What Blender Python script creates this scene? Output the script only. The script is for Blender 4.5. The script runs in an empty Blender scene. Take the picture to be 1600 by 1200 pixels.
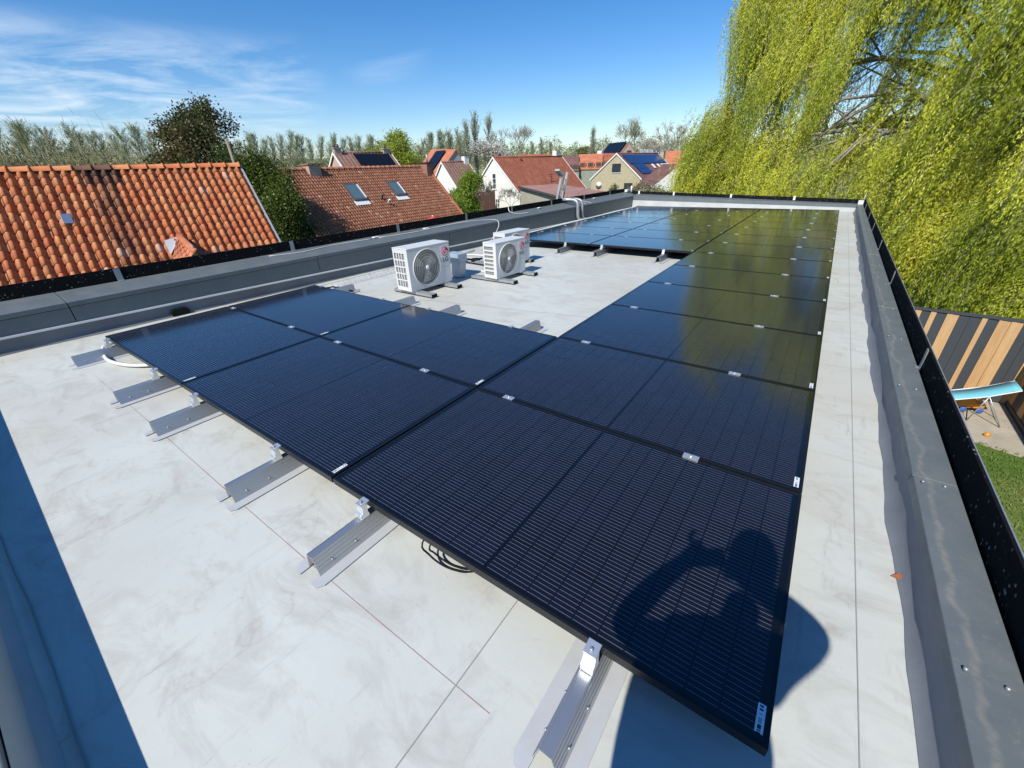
import bpy, bmesh, math, random
import numpy as np
from mathutils import Vector, Matrix
R_ = math.radians
PI = math.pi
sc = bpy.context.scene
col = sc.collection
random.seed(7)

# ------------------------------------------------------------------ camera
CAM = Vector((-0.217, -0.756, 1.52))
MR = ((0.8147576269, 0.5789306662, -0.0317693737),
      (-0.2462793702, 0.3951652456, 0.8849807345),
      (-0.5248966386, 0.7132206618, -0.4645425776))
RIGHT, UP, FWD = [Vector(r) for r in MR]
FPX = 644.07
cd = bpy.data.cameras.new('camera'); cam = bpy.data.objects.new('camera', cd); col.objects.link(cam)
cd.sensor_width = 36; cd.lens = 36 * FPX / 1600; cd.clip_end = 6000; cd.clip_start = 0.02
m = Matrix((RIGHT, UP, -FWD)).transposed().to_4x4(); m.translation = CAM
cam.matrix_world = m
sc.camera = cam
# ------------------------------------------------------------------ light
SUN_EL, LIGHT_AZ = 45.2, -2.5       # the light travels towards this azimuth (from +y towards +x)
sd = bpy.data.lights.new('sun', 'SUN'); sun = bpy.data.objects.new('sun', sd); col.objects.link(sun)
sd.energy = 5.0; sd.angle = R_(0.53); sd.color = (1.0, 0.955, 0.86)
ld = Vector((math.sin(R_(LIGHT_AZ)) * math.cos(R_(SUN_EL)), math.cos(R_(LIGHT_AZ)) * math.cos(R_(SUN_EL)), -math.sin(R_(SUN_EL))))
sun.rotation_euler = ld.to_track_quat('-Z', 'Y').to_euler(); sun.location = (0, -20, 30)
w = bpy.data.worlds.new('World'); sc.world = w; w.use_nodes = True
nt = w.node_tree; N = nt.nodes; L = nt.links
bg = N['Background']; bg.inputs[1].default_value = 0.115
sky = N.new('ShaderNodeTexSky'); sky.sky_type = 'NISHITA'; sky.sun_disc = False
sky.sun_elevation = R_(SUN_EL); sky.sun_rotation = R_(180 + LIGHT_AZ)
sky.air_density = 1.0; sky.dust_density = 0.2; sky.ozone_density = 2.5; sky.altitude = 50
# thin cirrus: noise stretched on a plane high above, kept to one quarter of the sky
tc = N.new('ShaderNodeTexCoord'); sep = N.new('ShaderNodeSeparateXYZ'); L.new(tc.outputs['Generated'], sep.inputs[0])
mx = N.new('ShaderNodeMath'); mx.operation = 'MAXIMUM'; mx.inputs[1].default_value = 0.02; L.new(sep.outputs[2], mx.inputs[0])
dx = N.new('ShaderNodeMath'); dx.operation = 'DIVIDE'; L.new(sep.outputs[0], dx.inputs[0]); L.new(mx.outputs[0], dx.inputs[1])
dy = N.new('ShaderNodeMath'); dy.operation = 'DIVIDE'; L.new(sep.outputs[1], dy.inputs[0]); L.new(mx.outputs[0], dy.inputs[1])
cb = N.new('ShaderNodeCombineXYZ'); L.new(dx.outputs[0], cb.inputs[0]); L.new(dy.outputs[0], cb.inputs[1])
mp = N.new('ShaderNodeMapping'); mp.inputs['Scale'].default_value = (0.8, 1.1, 1); mp.inputs['Rotation'].default_value = (0, 0, R_(25)); L.new(cb.outputs[0], mp.inputs[0])
no = N.new('ShaderNodeTexNoise'); no.inputs['Scale'].default_value = 0.62; no.inputs['Detail'].default_value = 9; no.inputs['Roughness'].default_value = .62; no.inputs['Distortion'].default_value = .6
L.new(mp.outputs[0], no.inputs['Vector'])
cr = N.new('ShaderNodeValToRGB'); cr.color_ramp.elements[0].position = .43; cr.color_ramp.elements[1].position = .74; L.new(no.outputs['Fac'], cr.inputs[0])
CLOUD_DIR = [(-.975, .175, .155, .972, .994, 1.0), (-.945, .28, .165, .980, .997, .9), (-.885, .43, .17, .9855, .997, .62), (-.736, .636, .231, .994, .999, .30)]
acc = None
for cx_, cy_, cz_, lo, hi, amt in CLOUD_DIR:
    v = Vector((cx_, cy_, cz_)).normalized()
    nm = N.new('ShaderNodeVectorMath'); nm.operation = 'MULTIPLY'; L.new(tc.outputs['Generated'], nm.inputs[0]); nm.inputs[1].default_value = (1, 1, 1)
    # squash so that the patch is wide and low
    dp = N.new('ShaderNodeVectorMath'); dp.operation = 'DOT_PRODUCT'; L.new(nm.outputs[0], dp.inputs[0]); dp.inputs[1].default_value = v
    mr = N.new('ShaderNodeMapRange'); mr.interpolation_type = 'SMOOTHSTEP'; mr.inputs[1].default_value = lo; mr.inputs[2].default_value = hi; mr.inputs[4].default_value = amt
    L.new(dp.outputs['Value'], mr.inputs[0])
    if acc is None: acc = mr.outputs[0]
    else:
        mm = N.new('ShaderNodeMath'); mm.operation = 'MAXIMUM'; L.new(acc, mm.inputs[0]); L.new(mr.outputs[0], mm.inputs[1]); acc = mm.outputs[0]
zc_ = N.new('ShaderNodeMapRange'); zc_.interpolation_type = 'SMOOTHSTEP'; zc_.inputs[1].default_value = .225; zc_.inputs[2].default_value = .165; L.new(sep.outputs[2], zc_.inputs[0])
mz = N.new('ShaderNodeMath'); mz.operation = 'MULTIPLY'; L.new(acc, mz.inputs[0]); L.new(zc_.outputs[0], mz.inputs[1]); acc = mz.outputs[0]
ml = N.new('ShaderNodeMath'); ml.operation = 'MULTIPLY'; L.new(acc, ml.inputs[0]); L.new(cr.outputs[0], ml.inputs[1])
hs = N.new('ShaderNodeHueSaturation'); hs.inputs['Saturation'].default_value = 1.38; hs.inputs['Value'].default_value = 1.0; L.new(sky.outputs[0], hs.inputs['Color'])
mix = N.new('ShaderNodeMixRGB'); mix.inputs[2].default_value = (6.6, 7.6, 8.6, 1); L.new(ml.outputs[0], mix.inputs[0]); tnt = N.new('ShaderNodeMixRGB'); tnt.blend_type = 'MULTIPLY'; tnt.inputs[0].default_value = 1; tnt.inputs[2].default_value = (.97, .985, 1.10, 1); L.new(hs.outputs[0], tnt.inputs[1]); L.new(tnt.outputs[0], mix.inputs[1])
L.new(mix.outputs[0], bg.inputs[0])
sc.view_settings.view_transform = 'Standard'; sc.view_settings.look = 'None'; sc.view_settings.gamma = 1
sc.view_settings.exposure = 0.15
sc.cycles.max_bounces = 8; sc.cycles.transparent_max_bounces = 6; sc.cycles.caustics_reflective = False; sc.cycles.caustics_refractive = False
sc.cycles.sample_clamp_indirect = 6

# ------------------------------------------------------------------ survey helpers (bearing of a photo point -> world)
def ray(x, y): return RIGHT * ((x - 800) / FPX) + UP * (-(y - 600) / FPX) + FWD
def at(x, y, D):
    d = ray(x, y); return CAM + d * (D / math.hypot(d.x, d.y))
def pz(x, y, z):
    d = ray(x, y); return CAM + d * ((z - CAM.z) / d.z)
def plane(q, P, n):
    d = ray(*q); n = Vector((n[0], n[1], 0)); return CAM + d * ((P - CAM).dot(n) / d.dot(n))
def gz(x, y): return -3.95 - 0.030 * x * (1 if x < 0 else .3) + 0.010 * max(y, 0)

# ------------------------------------------------------------------ materials
MATS = {}
def mat(name, color=(.5, .5, .5), rough=.6, metal=0.0, spec=.5, noise=None, bump=None, **kw):
    if name in MATS: return MATS[name]
    m = bpy.data.materials.new(name); m.use_nodes = True; MATS[name] = m
    n = m.node_tree.nodes; l = m.node_tree.links; b = n['Principled BSDF']
    b.inputs['Base Color'].default_value = (*color, 1); b.inputs['Roughness'].default_value = rough
    b.inputs['Metallic'].default_value = metal; b.inputs['Specular IOR Level'].default_value = spec
    for k, v in kw.items(): b.inputs[k.replace('_', ' ')].default_value = v
    t = n.new('ShaderNodeTexCoord')
    if noise:                      # noise = (scale, amount, second colour)
        s, amt, c2 = noise
        q = n.new('ShaderNodeTexNoise'); q.inputs['Scale'].default_value = s; q.inputs['Detail'].default_value = 6; q.inputs['Roughness'].default_value = .62
        l.new(t.outputs['Object'], q.inputs['Vector'])
        r = n.new('ShaderNodeMapRange'); r.inputs[1].default_value = .35; r.inputs[2].default_value = .68; r.inputs[4].default_value = amt; l.new(q.outputs['Fac'], r.inputs[0])
        x = n.new('ShaderNodeMixRGB'); x.inputs[1].default_value = (*color, 1); x.inputs[2].default_value = (*c2, 1)
        l.new(r.outputs[0], x.inputs[0]); l.new(x.outputs[0], b.inputs['Base Color'])
    if bump:
        s, st, dist = bump
        q = n.new('ShaderNodeTexNoise'); q.inputs['Scale'].default_value = s; q.inputs['Detail'].default_value = 5
        l.new(t.outputs['Object'], q.inputs['Vector'])
        bp = n.new('ShaderNodeBump'); bp.inputs['Strength'].default_value = st; bp.inputs['Distance'].default_value = dist
        l.new(q.outputs['Fac'], bp.inputs['Height']); l.new(bp.outputs[0], b.inputs['Normal'])
    return m
def nodes(m): return m.node_tree.nodes, m.node_tree.links, m.node_tree.nodes['Principled BSDF']
def mth(n, l, op, a, b=None, c=None):
    x = n.new('ShaderNodeMath'); x.operation = op
    for i, v in enumerate((a, b, c)):
        if v is None: continue
        if isinstance(v, (int, float)): x.inputs[i].default_value = v
        else: l.new(v, x.inputs[i])
    return x.outputs[0]
def mixc(n, l, f, a, b):
    x = n.new('ShaderNodeMixRGB')
    for i, v in ((0, f), (1, a), (2, b)):
        if isinstance(v, tuple): x.inputs[i].default_value = (*v, 1)
        elif isinstance(v, (int, float)): x.inputs[i].default_value = v
        else: l.new(v, x.inputs[i])
    return x.outputs[0]
def noise(n, l, vec, scale, detail=5, rough=.6, dist=0):
    q = n.new('ShaderNodeTexNoise'); q.inputs['Scale'].default_value = scale; q.inputs['Detail'].default_value = detail; q.inputs['Roughness'].default_value = rough
    q.inputs['Distortion'].default_value = dist; l.new(vec, q.inputs['Vector']); return q.outputs['Fac']
def rng(n, l, v, a, b, c=0., d=1., smooth=False):
    r = n.new('ShaderNodeMapRange'); l.new(v, r.inputs[0])
    if smooth: r.interpolation_type = 'SMOOTHSTEP'
    for i, k in enumerate((a, b, c, d)): r.inputs[i + 1].default_value = k
    return r.outputs[0]
def mapping(n, l, vec, scale=(1, 1, 1), rot=(0, 0, 0)):
    q = n.new('ShaderNodeMapping'); q.inputs['Scale'].default_value = scale; q.inputs['Rotation'].default_value = rot; l.new(vec, q.inputs[0]); return q.outputs[0]

def make_membrane():
    m = mat('roof_membrane', (.60, .60, .575), .62, spec=.3)
    n, l, b = nodes(m); t = n.new('ShaderNodeTexCoord').outputs['Object']
    big = noise(n, l, t, .9, 6, .6, .4); mid = noise(n, l, mapping(n, l, t, (2.2, 4.5, 1), (0, 0, R_(20))), 1.1, 8, .7, .8)
    fine = noise(n, l, t, 26, 4, .7)
    scr = noise(n, l, mapping(n, l, t, (9, 1.3, 1), (0, 0, R_(-55))), 1.6, 7, .75, .5)
    c = mixc(n, l, rng(n, l, big, .35, .7), (.545, .570, .535), (.480, .495, .465))
    c = mixc(n, l, rng(n, l, mid, .48, .72, 0, .62), c, (.35, .33, .29))
    # browner dirt where water stands round the rail feet and the machines
    gap = noise(n, l, t, .55, 3, .5)
    c = mixc(n, l, rng(n, l, gap, .48, .66, 0, .42), c, (.44, .395, .32))
    c = mixc(n, l, rng(n, l, scr, .58, .68, 0, .42), c, (.30, .30, .29))
    c = mixc(n, l, rng(n, l, fine, .62, .8, 0, .25), c, (.35, .34, .32))
    ring = mth(n, l, 'ABSOLUTE', mth(n, l, 'SUBTRACT', noise(n, l, t, 1.25, 5, .55, .3), .53))
    c = mixc(n, l, mth(n, l, 'MULTIPLY', rng(n, l, ring, 0, .010, 1, 0, True), rng(n, l, mid, .42, .6, 0, .38)), c, (.36, .34, .30))
    grit = n.new('ShaderNodeTexVoronoi'); grit.inputs['Scale'].default_value = 34; l.new(t, grit.inputs['Vector'])
    c = mixc(n, l, mth(n, l, 'MULTIPLY', rng(n, l, grit.outputs['Distance'], .06, .14, 1, 0), rng(n, l, noise(n, l, t, 2.1, 3), .53, .62, 0, .5)), c, (.27, .25, .22))
    sp = n.new('ShaderNodeTexVoronoi'); sp.inputs['Scale'].default_value = 7; l.new(t, sp.inputs['Vector'])
    sp2 = noise(n, l, t, 1.3, 2)
    spot = mth(n, l, 'MULTIPLY', rng(n, l, sp.outputs['Distance'], .0, .055, 1, 0), rng(n, l, sp2, .56, .60))
    c = mixc(n, l, mth(n, l, 'MULTIPLY', spot, .55), c, (.20, .18, .16))
    l.new(c, b.inputs['Base Color'])
    bp = n.new('ShaderNodeBump'); bp.inputs['Strength'].default_value = .35; bp.inputs['Distance'].default_value = .01
    l.new(mth(n, l, 'ADD', noise(n, l, t, 2.2, 4), mth(n, l, 'MULTIPLY', fine, .12)), bp.inputs['Height']); l.new(bp.outputs[0], b.inputs['Normal'])
    return m
make_membrane()
mat('upstand_membrane', (.50, .51, .50), .6, noise=(3, .5, (.33, .32, .30)), bump=(4, .5, .02))
mat('front_membrane', (.46, .48, .47), .9, spec=.08, noise=(2, .5, (.36, .37, .36)))
mat('upstand_grey_shaded', (.20, .215, .24), .55, noise=(3, .5, (.14, .15, .165)), bump=(4, .5, .02))  # membrane darkened for the right side, its shade put into the colour
mat('upstand_dark_shaded', (.16, .17, .18), .5, noise=(2.4, .6, (.10, .10, .10)), bump=(3, .4, .02))  # pale membrane of the left parapet with its shade painted into the colour
def make_coping(name, stain):
    m = mat(name, (.125, .145, .155), .48, spec=.45)
    n, l, b = nodes(m); t = n.new('ShaderNodeTexCoord').outputs['Object']
    a = noise(n, l, t, 6, 6, .65); f = noise(n, l, t, 60, 3, .7)
    c = mixc(n, l, rng(n, l, a, .4, .75, 0, .6), (.115, .135, .145), (.165, .18, .182))
    c = mixc(n, l, rng(n, l, f, .60, .72, 0, .35), c, (.26, .25, .22))
    if stain:
        s = n.new('ShaderNodeSeparateXYZ'); l.new(t, s.inputs[0])
        wob = noise(n, l, mapping(n, l, t, (0, 1, 0)), 2.6, 4, .6)
        d = mth(n, l, 'SUBTRACT', s.outputs[0], mth(n, l, 'MULTIPLY_ADD', wob, .16, .37))
        line = rng(n, l, mth(n, l, 'ABSOLUTE', d), 0, .018, 1, 0, True)
        brk = rng(n, l, noise(n, l, t, 40, 4, .7), .35, .6, .15, 1)
        c = mixc(n, l, mth(n, l, 'MULTIPLY', mth(n, l, 'MULTIPLY', line, brk), .32), c, (.36, .31, .23))
    l.new(c, b.inputs['Base Color'])
    bp = n.new('ShaderNodeBump'); bp.inputs['Strength'].default_value = .18; bp.inputs['Distance'].default_value = .01
    l.new(noise(n, l, t, 5, 3), bp.inputs['Height']); l.new(bp.outputs[0], b.inputs['Normal'])
    l.new(rng(n, l, a, .3, .7, .40, .62), b.inputs['Roughness'])
make_coping('coping_metal', False); make_coping('coping_metal_stained', True)
def make_screen():
    m = mat('screen_black', (.012, .012, .013), .9, spec=.1)
    n, l, b = nodes(m); t = n.new('ShaderNodeTexCoord').outputs['Object']
    v = n.new('ShaderNodeTexVoronoi'); v.inputs['Scale'].default_value = 30; l.new(t, v.inputs['Vector'])
    s = mth(n, l, 'MULTIPLY', rng(n, l, v.outputs['Distance'], .10, .26, 1, 0), rng(n, l, noise(n, l, t, 11, 3), .48, .56))
    l.new(mixc(n, l, s, (.010, .010, .011), (.30, .28, .24)), b.inputs['Base Color'])
    bp = n.new('ShaderNodeBump'); bp.inputs['Strength'].default_value = .9; bp.inputs['Distance'].default_value = .02
    l.new(noise(n, l, t, 45, 5, .7), bp.inputs['Height']); l.new(bp.outputs[0], b.inputs['Normal'])
make_screen()
mat('galvanised', (.42, .44, .45), .42, .55, noise=(30, .5, (.30, .32, .33)))
mat('aluminium', (.62, .63, .65), .30, .9, noise=(12, .4, (.5, .51, .53)))
mat('aluminium_bright', (.80, .81, .82), .32, .75)
mat('aluminium_brushed', (.55, .56, .57), .42, .85)
mat('flashing_sheet', (.50, .52, .54), .45, .1, noise=(9, .5, (.42, .43, .43)), bump=(7, .25, .01))
mat('white_strip', (.72, .72, .70), .55)
mat('black_frame', (.012, .012, .014), .38, .3)
mat('black_rubber', (.012, .012, .012), .8, spec=.15)
mat('black_plastic', (.02, .02, .022), .5)
mat('white_enamel', (.63, .63, .615), .38, noise=(14, .25, (.56, .55, .52)))
mat('fan_dark', (.16, .16, .15), .6)
mat('grille_wire', (.62, .62, .58), .5)
mat('hub_white', (.75, .75, .73), .4)
mat('logo_red', (.42, .008, .06), .4)
mat('logo_white', (.8, .8, .8), .4)
mat('text_grey', (.09, .09, .10), .5)
mat('text_light', (.38, .38, .38), .5)
mat('box_blue_grey', (.36, .42, .48), .45, .2, noise=(20, .5, (.5, .55, .6)))
mat('box_grey', (.52, .53, .54), .45, .1)
mat('white_cable', (.74, .74, .72), .5)
mat('chalk_red', (.50, .22, .20), .9, noise=(2.2, 1.0, (.50, .49, .46)))
mat('seam_dark', (.30, .31, .31), .8)
mat('dry_leaf', (.35, .11, .04), .7, noise=(60, .7, (.2, .06, .03)))

def make_cells():
    m = mat('solar_glass', (.01, .012, .03), .16, spec=.5)
    n, l, b = nodes(m); t = n.new('ShaderNodeTexCoord').outputs['Object']
    s = n.new('ShaderNodeSeparateXYZ'); l.new(t, s.inputs[0]); X, Y = s.outputs[0], s.outputs[1]
    # glass sheet local origin = its lower left corner; cells 20 x 6, a wider gap at the middle
    W, Hh = 1.905, 1.121; mx_, my_ = .032, .020; gap = .012
    half = (W - 2 * mx_ - gap) / 2; cw = half / 10; ch = (Hh - 2 * my_) / 6
    right = mth(n, l, 'GREATER_THAN', X, W / 2)
    xs = mth(n, l, 'SUBTRACT', mth(n, l, 'SUBTRACT', X, mx_), mth(n, l, 'MULTIPLY', right, half + gap))
    u = mth(n, l, 'DIVIDE', xs, cw); v = mth(n, l, 'DIVIDE', mth(n, l, 'SUBTRACT', Y, my_), ch)
    fu = mth(n, l, 'FRACT', u); fv = mth(n, l, 'FRACT', v)
    du = mth(n, l, 'MULTIPLY', mth(n, l, 'MINIMUM', fu, mth(n, l, 'SUBTRACT', 1, fu)), cw)
    dv = mth(n, l, 'MULTIPLY', mth(n, l, 'MINIMUM', fv, mth(n, l, 'SUBTRACT', 1, fv)), ch)
    inx = mth(n, l, 'MULTIPLY', mth(n, l, 'GREATER_THAN', u, 0), mth(n, l, 'LESS_THAN', u, 10))
    iny = mth(n, l, 'MULTIPLY', mth(n, l, 'GREATER_THAN', v, 0), mth(n, l, 'LESS_THAN', v, 6))
    inside = mth(n, l, 'MULTIPLY', inx, iny)
    cell = mth(n, l, 'MULTIPLY', inside, mth(n, l, 'MULTIPLY', mth(n, l, 'GREATER_THAN', du, .0012), mth(n, l, 'GREATER_THAN', dv, .0035)))
    NB = 10
    fb = mth(n, l, 'FRACT', mth(n, l, 'MULTIPLY', fv, NB))
    db = mth(n, l, 'MULTIPLY', mth(n, l, 'ABSOLUTE', mth(n, l, 'SUBTRACT', fb, .5)), ch / NB)
    bus = mth(n, l, 'MULTIPLY', mth(n, l, 'LESS_THAN', db, .00052), inside)
    bus = mth(n, l, 'MULTIPLY', bus, mth(n, l, 'GREATER_THAN', du, .0026))
    vn = n.new('ShaderNodeCombineXYZ'); l.new(mth(n, l, 'FLOOR', mth(n, l, 'ADD', u, mth(n, l, 'MULTIPLY', right, 10))), vn.inputs[0]); l.new(mth(n, l, 'FLOOR', v), vn.inputs[1])
    wn = n.new('ShaderNodeTexWhiteNoise'); l.new(vn.outputs[0], wn.inputs[0])
    cc = mixc(n, l, wn.outputs[0], (.0036, .0044, .0125), (.0058, .0070, .0190))
    c = mixc(n, l, cell, (.0022, .0024, .0040), cc)
    c = mixc(n, l, mth(n, l, 'MULTIPLY', bus, .85), c, (.27, .265, .25))
    l.new(c, b.inputs['Base Color'])
    b.inputs['Roughness'].default_value = .5; b.inputs['Specular IOR Level'].default_value = .15
    b.inputs['Coat Weight'].default_value = 1; b.inputs['Coat IOR'].default_value = 1.5
    rr = rng(n, l, noise(n, l, t, 2.2, 4), .3, .7, .085, .125); l.new(rr, b.inputs['Coat Roughness'])
make_cells()
def make_barcode():
    m = mat('barcode_label', (.7, .75, .8), .4)
    n, l, b = nodes(m); t = n.new('ShaderNodeTexCoord').outputs['Object']; s = n.new('ShaderNodeSeparateXYZ'); l.new(t, s.inputs[0])
    k = n.new('ShaderNodeTexWhiteNoise'); k.noise_dimensions = '1D'; l.new(mth(n, l, 'FLOOR', mth(n, l, 'MULTIPLY', s.outputs[1], 500)), k.inputs['W'])
    on = mth(n, l, 'MULTIPLY', mth(n, l, 'GREATER_THAN', k.outputs[0], .5), mth(n, l, 'LESS_THAN', s.outputs[0], .014))
    on = mth(n, l, 'MULTIPLY', on, mth(n, l, 'GREATER_THAN', s.outputs[0], .005))
    l.new(mixc(n, l, on, (.68, .73, .78), (.03, .03, .04)), b.inputs['Base Color'])
make_barcode()
def make_tile(name, c1, c2, c3, rough=.75):
    m = mat(name, c1, rough, spec=.25)
    n, l, b = nodes(m); a = n.new('ShaderNodeAttribute'); a.attribute_name = 'tint'; t = n.new('ShaderNodeTexCoord').outputs['Object']
    s = n.new('ShaderNodeSeparateColor'); l.new(a.outputs['Color'], s.inputs[0])
    c = mixc(n, l, s.outputs[0], c1, c2)
    c = mixc(n, l, rng(n, l, noise(n, l, t, 3.2, 6, .7), .46, .72, 0, .75), c, c3)
    c = mixc(n, l, rng(n, l, noise(n, l, mapping(n, l, t, (2.2, 9, 2.2)), 1.3, 5, .7), .56, .72, 0, .6), c, tuple(x * .5 for x in c3))
    c = mixc(n, l, rng(n, l, noise(n, l, t, 60, 2, .6), .68, .74, 0, .6), c, (.50, .44, .33))
    c = mixc(n, l, rng(n, l, noise(n, l, t, 28, 4, .7), .55, .75, 0, .4), c, c3)
    c = mixc(n, l, s.outputs[1], c, (.035, .03, .03))
    c = mixc(n, l, s.outputs[2], c, (.60, .42, .33))
    l.new(c, b.inputs['Base Color'])
make_tile('orange_pantile', (.52, .145, .055), (.60, .25, .105), (.36, .125, .065))
make_tile('brown_pantile', (.31, .12, .070), (.42, .185, .11), (.19, .09, .06))
make_tile('rust_tile', (.34, .10, .050), (.40, .13, .065), (.20, .075, .05))
def make_flat_tile(name, c1, c2, cell=(.25, .35)):
    """tile courses for distant roofs: local x runs down the slope, local y along the ridge"""
    m = mat(name, c1, .8, spec=.2)
    n, l, b = nodes(m); t = n.new('ShaderNodeTexCoord').outputs['Object']; s = n.new('ShaderNodeSeparateXYZ'); l.new(t, s.inputs[0])
    fz = mth(n, l, 'FRACT', mth(n, l, 'DIVIDE', s.outputs[2], cell[0])); fy = mth(n, l, 'FRACT', mth(n, l, 'DIVIDE', s.outputs[1], cell[1]))
    v = n.new('ShaderNodeCombineXYZ'); l.new(mth(n, l, 'FLOOR', mth(n, l, 'DIVIDE', s.outputs[2], cell[0])), v.inputs[0]); l.new(mth(n, l, 'FLOOR', mth(n, l, 'DIVIDE', s.outputs[1], cell[1])), v.inputs[1])
    wn = n.new('ShaderNodeTexWhiteNoise'); l.new(v.outputs[0], wn.inputs[0])
    c = mixc(n, l, wn.outputs[0], c1, c2)
    c = mixc(n, l, rng(n, l, noise(n, l, t, 1.1, 6, .7), .45, .7, 0, .5), c, tuple(x * .55 for x in c1))
    l.new(c, b.inputs['Base Color'])
    h = mth(n, l, 'ADD', mth(n, l, 'MULTIPLY', fz, -1), mth(n, l, 'MULTIPLY', mth(n, l, 'SINE', mth(n, l, 'MULTIPLY', fy, 6.283)), .3))
    bp = n.new('ShaderNodeBump'); bp.inputs['Strength'].default_value = 1; bp.inputs['Distance'].default_value = .06
    l.new(h, bp.inputs['Height']); l.new(bp.outputs[0], b.inputs['Normal'])
make_flat_tile('far_brown_tile', (.22, .13, .10), (.28, .16, .13))
make_flat_tile('far_red_tile', (.29, .095, .055), (.37, .135, .078))
make_flat_tile('far_orange_tile', (.48, .16, .085), (.54, .21, .12))
make_flat_tile('far_purple_tile', (.17, .09, .08), (.22, .11, .10))
make_flat_tile('corrugated_tile', (.33, .18, .15), (.45, .27, .23), (.12, .22))
def make_brick(name, c1, c2, mortar, scale=1.0, b_=.22, h_=.07):
    m = mat(name, c1, .85, spec=.2)
    n, l, b = nodes(m); t = n.new('ShaderNodeTexCoord').outputs['Object']; s = n.new('ShaderNodeSeparateXYZ'); l.new(t, s.inputs[0])
    cmb = n.new('ShaderNodeCombineXYZ'); l.new(mth(n, l, 'ADD', s.outputs[0], s.outputs[1]), cmb.inputs[0]); l.new(s.outputs[2], cmb.inputs[1])
    br = n.new('ShaderNodeTexBrick'); br.inputs['Color1'].default_value = (*c1, 1); br.inputs['Color2'].default_value = (*c2, 1); br.inputs['Mortar'].default_value = (*mortar, 1)
    br.inputs['Scale'].default_value = 1; br.inputs['Brick Width'].default_value = b_; br.inputs['Row Height'].default_value = h_; br.inputs['Mortar Size'].default_value = .008
    l.new(cmb.outputs[0], br.inputs['Vector'])
    l.new(mixc(n, l, rng(n, l, noise(n, l, t, 1.4, 5), .4, .7, 0, .35), br.outputs[0], tuple(x * .6 for x in c1)), b.inputs['Base Color'])
make_brick('yellow_brick', (.50, .42, .27), (.40, .34, .22), (.42, .38, .30))
make_brick('red_brick', (.33, .12, .08), (.27, .09, .06), (.35, .30, .26))
make_brick('pink_brick', (.52, .36, .29), (.45, .30, .25), (.5, .42, .36))
make_brick('pale_blockwork', (.52, .47, .38), (.44, .40, .33), (.45, .42, .36), b_=.4, h_=.19)
mat('white_render', (.74, .73, .69), .8, noise=(1.2, .35, (.60, .58, .52)))
mat('grey_render', (.38, .40, .42), .8, noise=(1.2, .35, (.30, .32, .33)))
mat('green_cladding', (.28, .31, .25), .7, noise=(2, .5, (.20, .22, .18)))
mat('white_paint', (.76, .76, .74), .5)
mat('window_glass', (.03, .04, .05), .05, spec=.8)
mat('skylight_glass', (.10, .16, .19), .06, spec=.9)
mat('skylight_frame', (.09, .09, .10), .4)
mat('sheet_white', (.80, .80, .80), .35)
mat('lead', (.33, .34, .36), .55)
mat('gutter_dark', (.04, .04, .045), .5)
mat('bark', (.13, .11, .085), .9, noise=(6, .7, (.07, .06, .045)), bump=(14, .6, .03))
mat('pale_bark', (.26, .23, .19), .9, noise=(5, .6, (.15, .13, .10)))
mat('twig_grey', (.27, .25, .21), .9)  # lightened to stand in for haze on the far trees
mat('twig_olive', (.22, .20, .10), .9)
mat('red_cloth', (.52, .05, .04), .8)
mat('cyan_sling', (.16, .50, .60), .7, noise=(40, .3, (.12, .42, .52)))
mat('fence_grey', (.045, .052, .062), .6, noise=(4, .4, (.06, .066, .075)))
mat('fence_wood', (.50, .30, .14), .6)
def make_wood():
    n, l, b = nodes(MATS['fence_wood']); t = n.new('ShaderNodeTexCoord').outputs['Object']
    g = noise(n, l, mapping(n, l, t, (30, 30, 1.2)), 2.2, 5, .6, 1.0); k = noise(n, l, mapping(n, l, t, (8, 8, .2)), 1, 2)
    c = mixc(n, l, rng(n, l, g, .35, .7), (.56, .35, .17), (.40, .22, .09)); c = mixc(n, l, rng(n, l, k, .35, .65, 0, .5), c, (.62, .42, .22))
    l.new(c, b.inputs['Base Color'])
make_wood()
def make_leafmat(name, c1, c2, c3=None, transl=.35):
    m = bpy.data.materials.new(name); m.use_nodes = True; MATS[name] = m
    n = m.node_tree.nodes; l = m.node_tree.links; n.clear()
    o = n.new('ShaderNodeOutputMaterial'); g = n.new('ShaderNodeNewGeometry')
    c = mixc(n, l, g.outputs['Random Per Island'], c1, c2)
    if c3:
        t = n.new('ShaderNodeTexCoord').outputs['Object']; c = mixc(n, l, rng(n, l, noise(n, l, t, .55, 3), .42, .62), c, c3)
    d = n.new('ShaderNodeBsdfDiffuse'); l.new(c, d.inputs[0]); tr = n.new('ShaderNodeBsdfTranslucent'); l.new(c, tr.inputs[0])
    gl = n.new('ShaderNodeBsdfGlossy'); gl.inputs['Roughness'].default_value = .45; gl.inputs[0].default_value = (.7, .7, .6, 1)
    mx1 = n.new('ShaderNodeMixShader'); mx1.inputs[0].default_value = transl; l.new(d.outputs[0], mx1.inputs[1]); l.new(tr.outputs[0], mx1.inputs[2])
    mx2 = n.new('ShaderNodeMixShader'); mx2.inputs[0].default_value = .035; l.new(mx1.outputs[0], mx2.inputs[1]); l.new(gl.outputs[0], mx2.inputs[2])
    l.new(mx2.outputs[0], o.inputs[0])
make_leafmat('willow_leaf', (.27, .35, .025), (.50, .54, .055), (.37, .43, .04), .36)
make_leafmat('poplar_leaf', (.30, .35, .19), (.38, .42, .25))  # kept pale, distance haze is put into the leaf colour
make_leafmat('hedge_leaf', (.17, .18, .07), (.25, .24, .11))
make_leafmat('dark_leaf', (.05, .065, .02), (.10, .11, .035), (.13, .10, .04))
make_leafmat('evergreen_leaf', (.025, .050, .014), (.06, .10, .022), (.13, .18, .025))
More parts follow.
